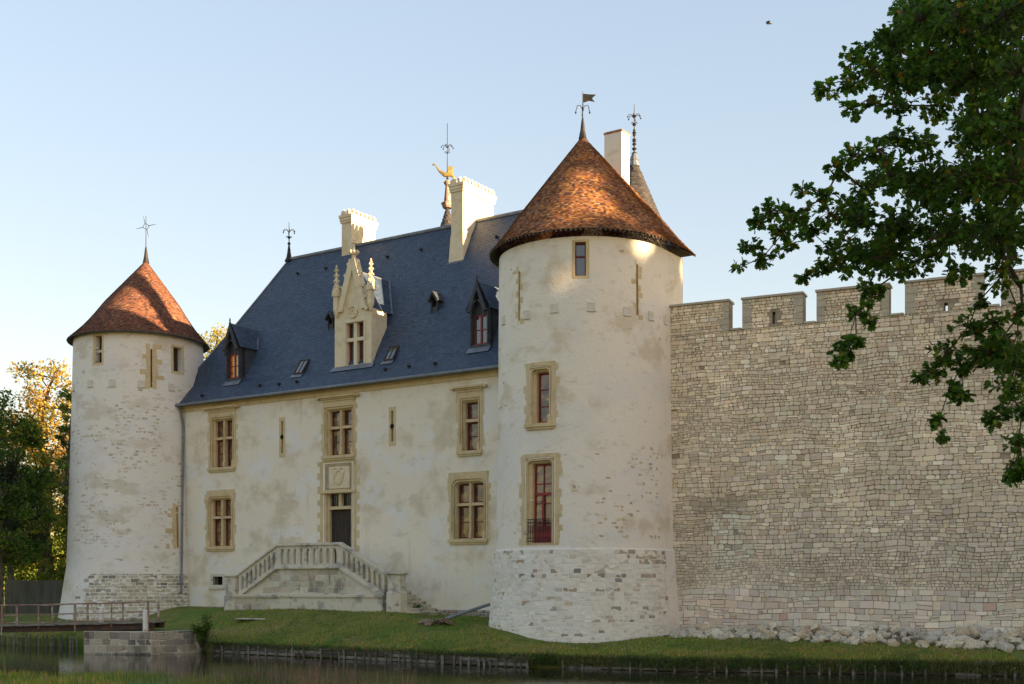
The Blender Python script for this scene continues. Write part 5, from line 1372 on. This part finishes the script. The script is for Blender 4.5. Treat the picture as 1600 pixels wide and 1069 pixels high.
# ================================================================== VEGETATION
def leafcols(kind):
    if kind == 'oak': return [((.06, .135, .018), 5), ((.08, .18, .02), 5), ((.035, .085, .015), 4), ((.16, .24, .024), 1.8), ((.26, .13, .02), .22), ((.34, .24, .025), .25)]
    if kind == 'autumn': return [((.55, .32, .04), 4), ((.45, .22, .04), 2), ((.55, .43, .08), 4), ((.26, .26, .04), 2)]
    if kind == 'gold': return [((.50, .38, .05), 4), ((.36, .32, .05), 3), ((.15, .19, .03), 2)]
    if kind == 'green': return [((.07, .14, .022), 4), ((.10, .19, .026), 4), ((.045, .09, .018), 3), ((.24, .27, .03), 1.6)]
    if kind == 'lime': return [((.18, .26, .03), 4), ((.28, .30, .035), 3), ((.11, .17, .025), 3), ((.42, .33, .04), 1.3)]
    if kind == 'pine': return [((.018, .036, .016), 5), ((.025, .05, .02), 4), ((.035, .06, .02), 2)]
OAK = [(0, 0), (.16, .10), (.10, .24), (.27, .30), (.17, .44), (.36, .54), (.22, .66), (.30, .82), (.12, .86), (0, 1.0), (-.12, .86), (-.30, .82), (-.22, .66), (-.36, .54), (-.17, .44), (-.27, .30), (-.10, .24), (-.16, .10)]
def oakleaf(m, p, d, up, s, col, r):
    d = d.normalized(); side = d.cross(up)
    if side.length < .05: side = d.cross(Vector((1, 0, 0)))
    side.normalize(); n_ = side.cross(d); bend = r.uniform(-.15, .3)
    pts = [p + d * (y * s) + side * (x * s * 1.15) + n_ * (s * (abs(x) * .35 - bend * y * y)) for x, y in OAK]
    cpt = p + d * (s * .5) + n_ * (-s * bend * .25); o = len(m.v); m.v += [tuple(q) for q in pts] + [tuple(cpt)]
    k = len(OAK)
    for i in range(k): m.f.append((o + i, o + (i + 1) % k, o + k)); m.c.append(col)
def quadleaf(m, p, d, up, s, col, r, asp=.6):
    d = d.normalized(); side = d.cross(up)
    if side.length < .05: side = d.cross(Vector((1, 0, 0)))
    side.normalize(); n_ = side.cross(d)
    m.v += [tuple(p), tuple(p + d * s * .5 + side * s * asp * .5 + n_ * s * .1), tuple(p + d * s), tuple(p + d * s * .5 - side * s * asp * .5 + n_ * s * .1)]
    o = len(m.v) - 4; m.f += [(o, o + 1, o + 2), (o, o + 2, o + 3)]; m.c += [col, col]
def rv(r): 
    while True:
        v = Vector((r.uniform(-1, 1), r.uniform(-1, 1), r.uniform(-1, 1)))
        if .05 < v.length < 1: return v
def grow(nodes, root_idx, new):   # attach each new point to the closest existing node
    order = sorted(new, key=lambda p: (Vector(p) - nodes[0][0]).length)
    for p in order:
        p = Vector(p); best, bd = 0, 1e9; dr = (p - nodes[0][0]).length
        for i, (q, _) in enumerate(nodes):
            d = (p - q).length + .35 * max(0, (q - nodes[0][0]).length - dr + .3) * 3
            if d < bd: bd, best = d, i
        # midpoint with sag
        q = nodes[best][0]; L = (p - q).length
        if L > .5:
            k = max(1, int(L / .3))
            for j in range(1, k):
                t = j / k; mid = q.lerp(p, t) + rv(rnd) * L * .11; mid.z += .10 * L * math.sin(math.pi * t); nodes.append((mid, best)); best = len(nodes) - 1
        nodes.append((p, best))
def limbs(m, nodes, rtip, pw=.42, n=6, rmax=9):
    ch = [0] * len(nodes)
    for i in range(len(nodes) - 1, 0, -1): ch[i] += 1; ch[nodes[i][1]] += ch[i]
    rad = [min(rmax, rtip * max(1, c) ** pw) for c in ch]
    for i in range(1, len(nodes)):
        q = nodes[nodes[i][1]][0]; p = nodes[i][0]; r0 = min(rad[nodes[i][1]], rad[i] * 1.35); m.tube([q, p], [r0, rad[i]], n if rad[i] > rtip * 2.5 else 4, cap=False)
    return rad

# the overhanging oak at the right of the view
oak = thing('oak_tree', 'dark green oak with lobed leaves hanging into the picture from the right', 'tree', (9.6, 14.5, 1.2))
CL = [(1440, 30, 60), (1500, 25, 70), (1570, 25, 75), (1395, 75, 36), (1345, 92, 28), (1322, 128, 26), (1292, 142, 16), (1328, 172, 15), (1360, 110, 30), (1400, 128, 38), (1450, 105, 50), (1525, 115, 60), (1590, 115, 65),
      (1370, 162, 14), (1407, 165, 24), (1465, 165, 30), (1535, 195, 55), (1595, 200, 55), (1440, 222, 34), (1402, 218, 26), (1372, 238, 24), (1335, 246, 24), (1312, 264, 20), (1390, 275, 36), (1450, 285, 48), (1520, 275, 62), (1590, 285, 65),
      (1350, 296, 28), (1290, 306, 13), (1252, 298, 10), (1245, 335, 28), (1205, 332, 20), (1184, 346, 12), (1222, 366, 24), (1262, 356, 26), (1296, 336, 26), (1340, 345, 38), (1400, 355, 50), (1480, 365, 58), (1560, 370, 65),
      (1172, 388, 15), (1156, 418, 8), (1192, 402, 15), (1228, 386, 14), (1330, 402, 38), (1380, 402, 42), (1284, 418, 17), (1440, 405, 32), (1500, 425, 26), (1565, 432, 32), (1256, 430, 10), (1300, 392, 24),
      (1362, 455, 25), (1345, 485, 20), (1352, 505, 14), (1322, 545, 20), (1312, 565, 11), (1338, 535, 13), (1405, 425, 16), (1598, 485, 24), (1556, 505, 26), (1512, 512, 28), (1480, 552, 26), (1460, 580, 22), (1502, 572, 24), (1545, 552, 40), (1592, 560, 45),
      (1482, 612, 20), (1505, 615, 18), (1468, 655, 12), (1475, 680, 9), (1572, 612, 34), (1597, 640, 34), (1552, 655, 20), (1592, 690, 20), (1580, 728, 16), (1576, 748, 9), (1600, 735, 18), (1530, 470, 12), (1440, 590, 12)]
orr = random.Random(5)
nodes = [(Vector((9.3, 15.0, 8.5)), 0), (Vector((8.4, 14.8, 7.9)), 0), (Vector((7.6, 14.5, 8.6)), 1), (Vector((8.6, 15, 5.8)), 0), (Vector((7.4, 14.6, 5.5)), 3)]
cpos = []
for (px, py, rp_) in CL:
    Y = 14.5 + 1.6 * nz(px * .005, py * .005, 3.3) + orr.uniform(-.25, .25); p = P(px, py, Y); cpos.append((p, rp_ / FPX * Y, rp_))
    if rp_ > 34:
        for k in range(5 if (py < 330 and px > 1420) or (py < 430 and px > 1500) else 2 if px > 1330 else 1): Y = orr.uniform(15.2, 18); cpos.append((P(px + orr.uniform(-15, 15), py + orr.uniform(-15, 15), Y), rp_ / FPX * Y * .85, rp_))
# rest of the crown, outside the view
for i in range(70):
    d = rv(orr); p = Vector((12.0 + d.x * 5.5, 15 + d.y * 5.5, 9.5 + d.z * 5)); 
    if p.x < P(1640, 0, p.y).x and p.z < P(0, -40, p.y).z: continue
    cpos.append((p, .75, 45))
grow(nodes, 0, [p for p, _, _ in cpos])
m = MB(); limbs(m, nodes, .0052, .40, 7, .065)
m.tube([(9.6, 14.5, 1.0), (9.5, 14.7, 4), (9.3, 15, 8.5), (10.5, 15.2, 12)], [.42, .34, .26, .12], 12)
lf = MB(); cols = leafcols('oak'); nl = 0
for (p, rr, rp_) in cpos:
    n_tw = max(4, int(rp_ * .62)); off_frame = rr >= .74
    bias = pick(cols, orr) if orr.random() < .5 else None
    for k in range(n_tw if not off_frame else 20):
        d = rv(orr); d.z *= .75; end = p + d * rr * 1.02; m.tube([p, p.lerp(end, .5) + Vector((0, 0, .03)), end], [.007, .005, .003], 3, cap=False)
        ax = (end - p).normalized(); nlv = orr.randint(6, 9)
        for j in range(nlv):
            t = orr.uniform(.25, 1.05) if j > 3 else 1.0; q_ = p.lerp(end, t); dd = (ax * .5 + rv(orr)); dd.z -= .15
            c_ = bias if (bias and orr.random() < .35) else pick(cols, orr)
            oakleaf(lf, q_ + rv(orr) * .02, dd, Vector((orr.uniform(-.6, .6), orr.uniform(-.6, .6), 1)), orr.uniform(.06, .11) * (1.5 if off_frame else 1), jit(c_, .2, orr), orr); nl += 1
print('oak leaves', nl)
m.build('trunk', mt_bark, oak); lf.build('crown', mt_leaf, oak)

def tree(name, label, x, y, z0, h, cr_, kind, n_cl=60, leaf=.2, per=160, cz=.6, squash=1.0, seed=1, group=None, lowest=.25, asp=.6, sparse=1.0, column=False):
    r = random.Random(seed); t = thing(name, label, 'tree', (x, y, z0), group=group)
    nd = [(Vector((x, y, z0)), 0)]
    for i in range(1, 6): nd.append((Vector((x + r.uniform(-.15, .15) * i * .5, y + r.uniform(-.15, .15) * i * .5, z0 + h * .85 * i / 5)), i - 1))
    cc = []
    for i in range(n_cl):
        d = rv(r); zz = z0 + h * (lowest + (1 - lowest) * (d.z * .5 + .5)); f = 1 - .55 * max(0, d.z) ** 2; 
        if column: f = 1.0
        if kind == 'pine': f = 1.15 - .8 * ((zz - z0) / h)
        cc.append((Vector((x + d.x * cr_ * f, y + d.y * cr_ * f, zz)), cr_ * r.uniform(.2, .34)))
    mt_ = MB(); base = len(nd); order = sorted(cc, key=lambda c: (c[0] - Vector((x, y, c[0].z))).length)
    for p, _ in order:
        best, bd = 0, 1e9
        for i, (q, _) in enumerate(nd):
            if q.z > p.z + .3: continue
            d = (p - q).length + .25 * abs(p.z - q.z)
            if i > 5: d *= 1.1
            if d < bd: bd, best = d, i
        q = nd[best][0]; mid = q.lerp(p, .5) + rv(r) * .15 * (p - q).length; nd.append((mid, best)); nd.append((p, len(nd) - 1))
    limbs(mt_, nd, .016 * (h / 12), .55, 7, h * .022)
    lf_ = MB(); cols = leafcols(kind)
    for p, rr in cc:
        base_c = pick(cols, r)
        for k in range(int(per * sparse)):
            d = rv(r); d.normalize(); q = p + Vector((d.x, d.y, d.z * .75)) * rr * r.random() ** .45
            quadleaf(lf_, q, rv(r) + Vector((0, 0, -.2)), Vector((r.uniform(-1, 1), r.uniform(-1, 1), 1)), leaf * r.uniform(.6, 1.3), jit(base_c if r.random() < .5 else pick(cols, r), .2, r), r, asp)
    mt_.build('trunk', mt_bark2, t); lf_.build('crown', mt_leaf, t); return t
def at(px, Y): return (px - 800) / FPX * Y
tree('broadleaf_tree', 'dark green tree at the left edge of the view beyond the moat', at(-2, 70), 70, 1.3, 13.6, 2.9, 'green', 80, .24, 150, seed=3, lowest=.15)
tree('pine_tree', 'dark needle-leaved pine with bare lower trunk behind the footbridge', at(18, 78), 78, 1.4, 10.5, 3.0, 'pine', 70, .3, 150, seed=8, asp=.18, lowest=.3)
tree('autumn_tree', 'sunlit orange autumn tree left of the far tower', at(68, 92), 92, 1.4, 19.8, 4.6, 'autumn', 110, .28, 120, seed=5, lowest=.25)
tree('broadleaf_tree', 'yellow green tree low behind the corrugated fence', at(80, 86), 86, 1.4, 11, 4.0, 'lime', 80, .26, 170, seed=6, lowest=.05)
tree('autumn_tree', 'golden tree peeping over the roof between the far tower and the slate roof', at(334, 105), 105, 1.8, 24.6, 4.6, 'gold', 90, .28, 120, seed=9, lowest=.4)
tree('broadleaf_tree', 'dark green sprig of a tree just touching the left tower outline', at(108, 84), 84, 1.4, 15.8, 1.3, 'green', 22, .24, 70, seed=12, lowest=.35)
tree('broadleaf_tree', 'shadowy low tree filling the gap at the far left edge', at(-70, 84), 84, 1.3, 15, 4.5, 'green', 80, .3, 130, seed=14, lowest=.05)
tree('broadleaf_tree', 'distant olive tree low on the horizon at left', at(40, 130), 130, 1.4, 9, 8.0, 'lime', 80, .45, 130, seed=15, lowest=.05)

def bush(name, label, c, rx, ry, rz, n, leaf, kind, seed, mt=mt_leaf):
    r = random.Random(seed); t = thing(name, label, 'bush', tuple(c)); m = MB(); lf_ = MB(); cols = leafcols(kind)
    for i in range(26):
        d = rv(r); tip = Vector((c[0] + d.x * rx, c[1] + d.y * ry, c[2] + (d.z * .5 + .5) * rz * 1.05)); m.tube([(c[0] + d.x * .1, c[1] + d.y * .1, c[2] - .05), ((c[0] + tip.x) / 2 + d.x * .1, (c[1] + tip.y) / 2, (c[2] + tip.z) / 2 + .05), tip], [.018, .012, .004], 5)
        for k in range(n // 26):
            q = tip + rv(r) * .34 * min(rx, rz); q = q.lerp(Vector((c[0], c[1], c[2] + rz * .4)), r.random() ** 1.5 * .8)
            quadleaf(lf_, q, rv(r), Vector((r.uniform(-1, 1), r.uniform(-1, 1), 1)), leaf * r.uniform(.6, 1.3), jit(pick(cols, r), .25, r), r)
    m.build('stem', mt_bark2, t); lf_.build('foliage', mt_leaf, t)
bush('shrub', 'leafy dark green shrub with yellowing tips at the right end of the abutment', (at(317, 57.2), 57.2, .3), .62, .7, 1.75, 1700, .11, 'green', 3)
bush('shrub', 'low dark plant at the foot of the steps on the right of the staircase', tuple(MF.world(MF.hit(641, 950, -1.2)[0], -1.2, 1.8)), .8, .5, .55, 900, .1, 'green', 4)
bush('shrub', 'low bush growing over the bank between the two timber revetments', (at(850, 47.5), 47.4, .2), 1.0, .35, .4, 900, .08, 'green', 5)

# unseen belt of park trees added on the right, sized to block the low sun
SA = SUN_AZ
def sunpos(q, r_): return (-SA[1] * q + SA[0] * r_, SA[0] * q + SA[1] * r_)
pr_ = random.Random(4)
belt = [(14, 24, 4.5), (20, 24, 4.5), (26, 25, 4.5), (31, 24, 4.5), (35.5, 24.5, 4.2), (39.5, 25, 4), (43, 24.5, 3.6), (47.4, 25.9, 2.5), (49.4, 28.4, 2.2), (51.3, 27, 2.0), (55, 22.8, 3.0), (58.5, 20.5, 3.0)]
for i, (q_, h_, cr__) in enumerate(belt):
    x, y = sunpos(q_, 66 + pr_.uniform(-2, 2))
    tree('unseen_shade_tree', 'unseen park tree added beyond the right edge to shade the castle', x, y, 1.2, h_, cr__, 'green', 110 if q_ == 47.4 else 75, .95, 85, column=(q_ == 47.4), seed=40 + i, lowest=.02, group='unseen park trees added for shade right of the moat', asp=.8)
for i, (q_, h_, cr__) in enumerate([(17, 22, 5), (28, 22, 5), (37.5, 22, 4.6), (45, 22, 4.4), (51, 21, 3.6), (56, 19, 4)]):
    x, y = sunpos(q_, 76)
    tree('unseen_shade_tree', 'unseen park tree added beyond the right edge to shade the castle', x, y, 1.2, h_, cr__, 'green', 70, 1.0, 75, seed=60 + i, lowest=.02, group='unseen park trees added for shade right of the moat', asp=.8)
x, y = sunpos(50.3, 60)  # unseen tree added to cast shade on the right of the big cone
tree('unseen_shade_poplar', 'unseen narrow poplar added beyond the right edge to shade the big cone roof', x, y, 1.2, 31.0, 1.3, 'green', 150, .7, 100, seed=77, lowest=.1, asp=.8, column=True)

# grass: foreground tufts, bank fringe, lawn
def blades(name, pts, hmin, hmax, wd, cols, seed, lean=.35):
    r = random.Random(seed); m = MB()
    for (x, y, z) in pts:
        h = r.uniform(hmin, hmax); a = r.uniform(0, 6.28); c_, s_ = math.cos(a), math.sin(a); l = r.uniform(0, lean) * h; b = r.uniform(0, 6.28); w2 = wd * r.uniform(.6, 1.3)
        pn = nz(x * .45, y * .45, 31) + .4 * nz(x * 1.7, y * 1.7, 7); col = jit(pick(cols, r), .25, r)
        if pn + (.22 if 0 < y - bankY(x) < 2.4 else 0) > .06 and r.random() < .7: col = tuple(q * w_ for q, w_ in zip(col, (1.75, 1.15, 1.5)))
        elif pn < -.2: col = tuple(q * .72 for q in col)
        tx, ty = x + math.cos(b) * l, y + math.sin(b) * l
        m.add([(x - c_ * w2, y - s_ * w2, z), (x + c_ * w2, y + s_ * w2, z), ((x + tx) / 2 + c_ * w2 * .7 - math.cos(b) * l * .15, (y + ty) / 2 + s_ * w2 * .7, z + h * .6), ((x + tx) / 2 - c_ * w2 * .7 - math.cos(b) * l * .15, (y + ty) / 2 - s_ * w2 * .7, z + h * .6), (tx, ty, z + h)], ((0, 1, 2, 3), (3, 2, 4)), col)
    o = m.build(name, mt_grassb); tag(o, kind='stuff'); return o
gr = random.Random(21)
GC = [((.16, .27, .022), 5), ((.21, .32, .026), 4), ((.09, .16, .02), 3), ((.30, .26, .06), 2.2), ((.36, .28, .13), 1.4)]
pts = []
while len(pts) < 26000:
    x = gr.uniform(-13, 6); y = gr.uniform(18.5, 27)
    if abs(x / y) > .45: continue
    z = nearz(x, y)
    if z < .05: continue
    if gr.random() > .5 + nz(x * .8, y * .8, 2) * 1.2 + (.3 if y > 22 else 0): continue
    pts.append((x, y, z - .02))
o = blades('grass', pts, .05, .19, .006, GC, 1); o['label'] = 'short green grass along the near bank of the moat'; o['category'] = 'grass'
pts = []
while len(pts) < 2200:
    x = gr.gauss(-4.2, 1.6); y = gr.uniform(22.5, 26.0); z = nearz(x, y)
    if z < 0.1: continue
    pts.append((x, y, z - .02))
o = blades('dry_weeds', pts, .2, .62, .004, [((.20, .15, .11), 4), ((.13, .10, .07), 3), ((.10, .13, .05), 2)], 2, .25); o['label'] = 'thin brown seeding weeds standing on the near bank'; o['category'] = 'weeds'
pts = []
while len(pts) < 34000:
    px = gr.uniform(20, 1600); q_ = bank_line(px)
    if 128 < px < 305: continue
    d = gr.random() ** 1.6 * 9
    x, y = q_.x, q_.y + .06 + d
    if (Vector((x, y)) - Vector((CX, CY))).length < 4.5 or (Vector((x, y)) - Vector((LX, LY))).length < 4.6: continue
    if MF.local(x, y)[1] > -.1 and x < CX: continue
    if WF.local(x, y)[1] > -1.0 and x > CX: continue
    pts.append((x, y, gz(x, y) - .02))
o = blades('lawn_grass', pts, .04, .13, .012, GC + [((.20, .15, .07), 2)], 3, .6); o['label'] = 'uneven lawn grass between the moat and the castle walls'; o['category'] = 'grass'
pts = []
while len(pts) < 16000:
    px = gr.uniform(300, 1600); q_ = bank_line(px); lush = 1 if px > 826 else .35
    if gr.random() > lush: continue
    pts.append((q_.x + gr.uniform(-.05, .05), q_.y - .02 - gr.random() * .22, gr.uniform(.08 if px > 826 else .38, .5)))
o = blades('bank_moss', pts, .05, .16, .014, [((.06, .12, .02), 4), ((.09, .15, .024), 3), ((.16, .13, .05), 2)], 4, .9); o['label'] = 'mossy growth hanging over the moat edge'; o['category'] = 'moss'
# leaves floating on the moat
m = MB()
for i in range(2600):
    Y = gr.uniform(33, 60); px = gr.uniform(0, 1600)
    if nz(px * .006, Y * .25, 3) + .25 * nz(px * .03, Y) < .02: continue
    q_ = P(px, 0, Y)
    if Y > bankY(q_.x) - .2: continue
    quadleaf(m, Vector((q_.x, q_.y, .006)), Vector((gr.uniform(-1, 1), gr.uniform(-1, 1), 0)), Vector((0, 0, 1)), gr.uniform(.06, .14), jit(pick([((.35, .22, .06), 3), ((.20, .12, .05), 3), ((.42, .33, .10), 2), ((.12, .10, .05), 2)], gr), .2, gr), gr)
o = m.build('floating_leaves', mt_leaf); tag(o, 'scattered yellow and brown leaves floating on the moat', 'fallen leaves', kind='stuff')
# bird
b = P(1201, 37, 70); m = MB()
m.tube([(b.x - .16, b.y, b.z), (b.x - .05, b.y, b.z + .02), (b.x + .1, b.y, b.z), (b.x + .2, b.y, b.z - .01)], [.02, .05, .045, .01], 6)
m.add([(b.x - .06, b.y, b.z + .03), (b.x + .05, b.y, b.z + .03), (b.x + .02, b.y - .3, b.z + .05), (b.x + .0, b.y + .3, b.z + .05), (b.x - .22, b.y - .12, b.z + .05)], ((0, 1, 2), (0, 3, 1), (0, 2, 4)))
tag(m.build('bird', mt_iron, off=tuple(b)), 'small dark bird flying high in the clear sky', 'bird')
print('objects', len(bpy.data.objects))
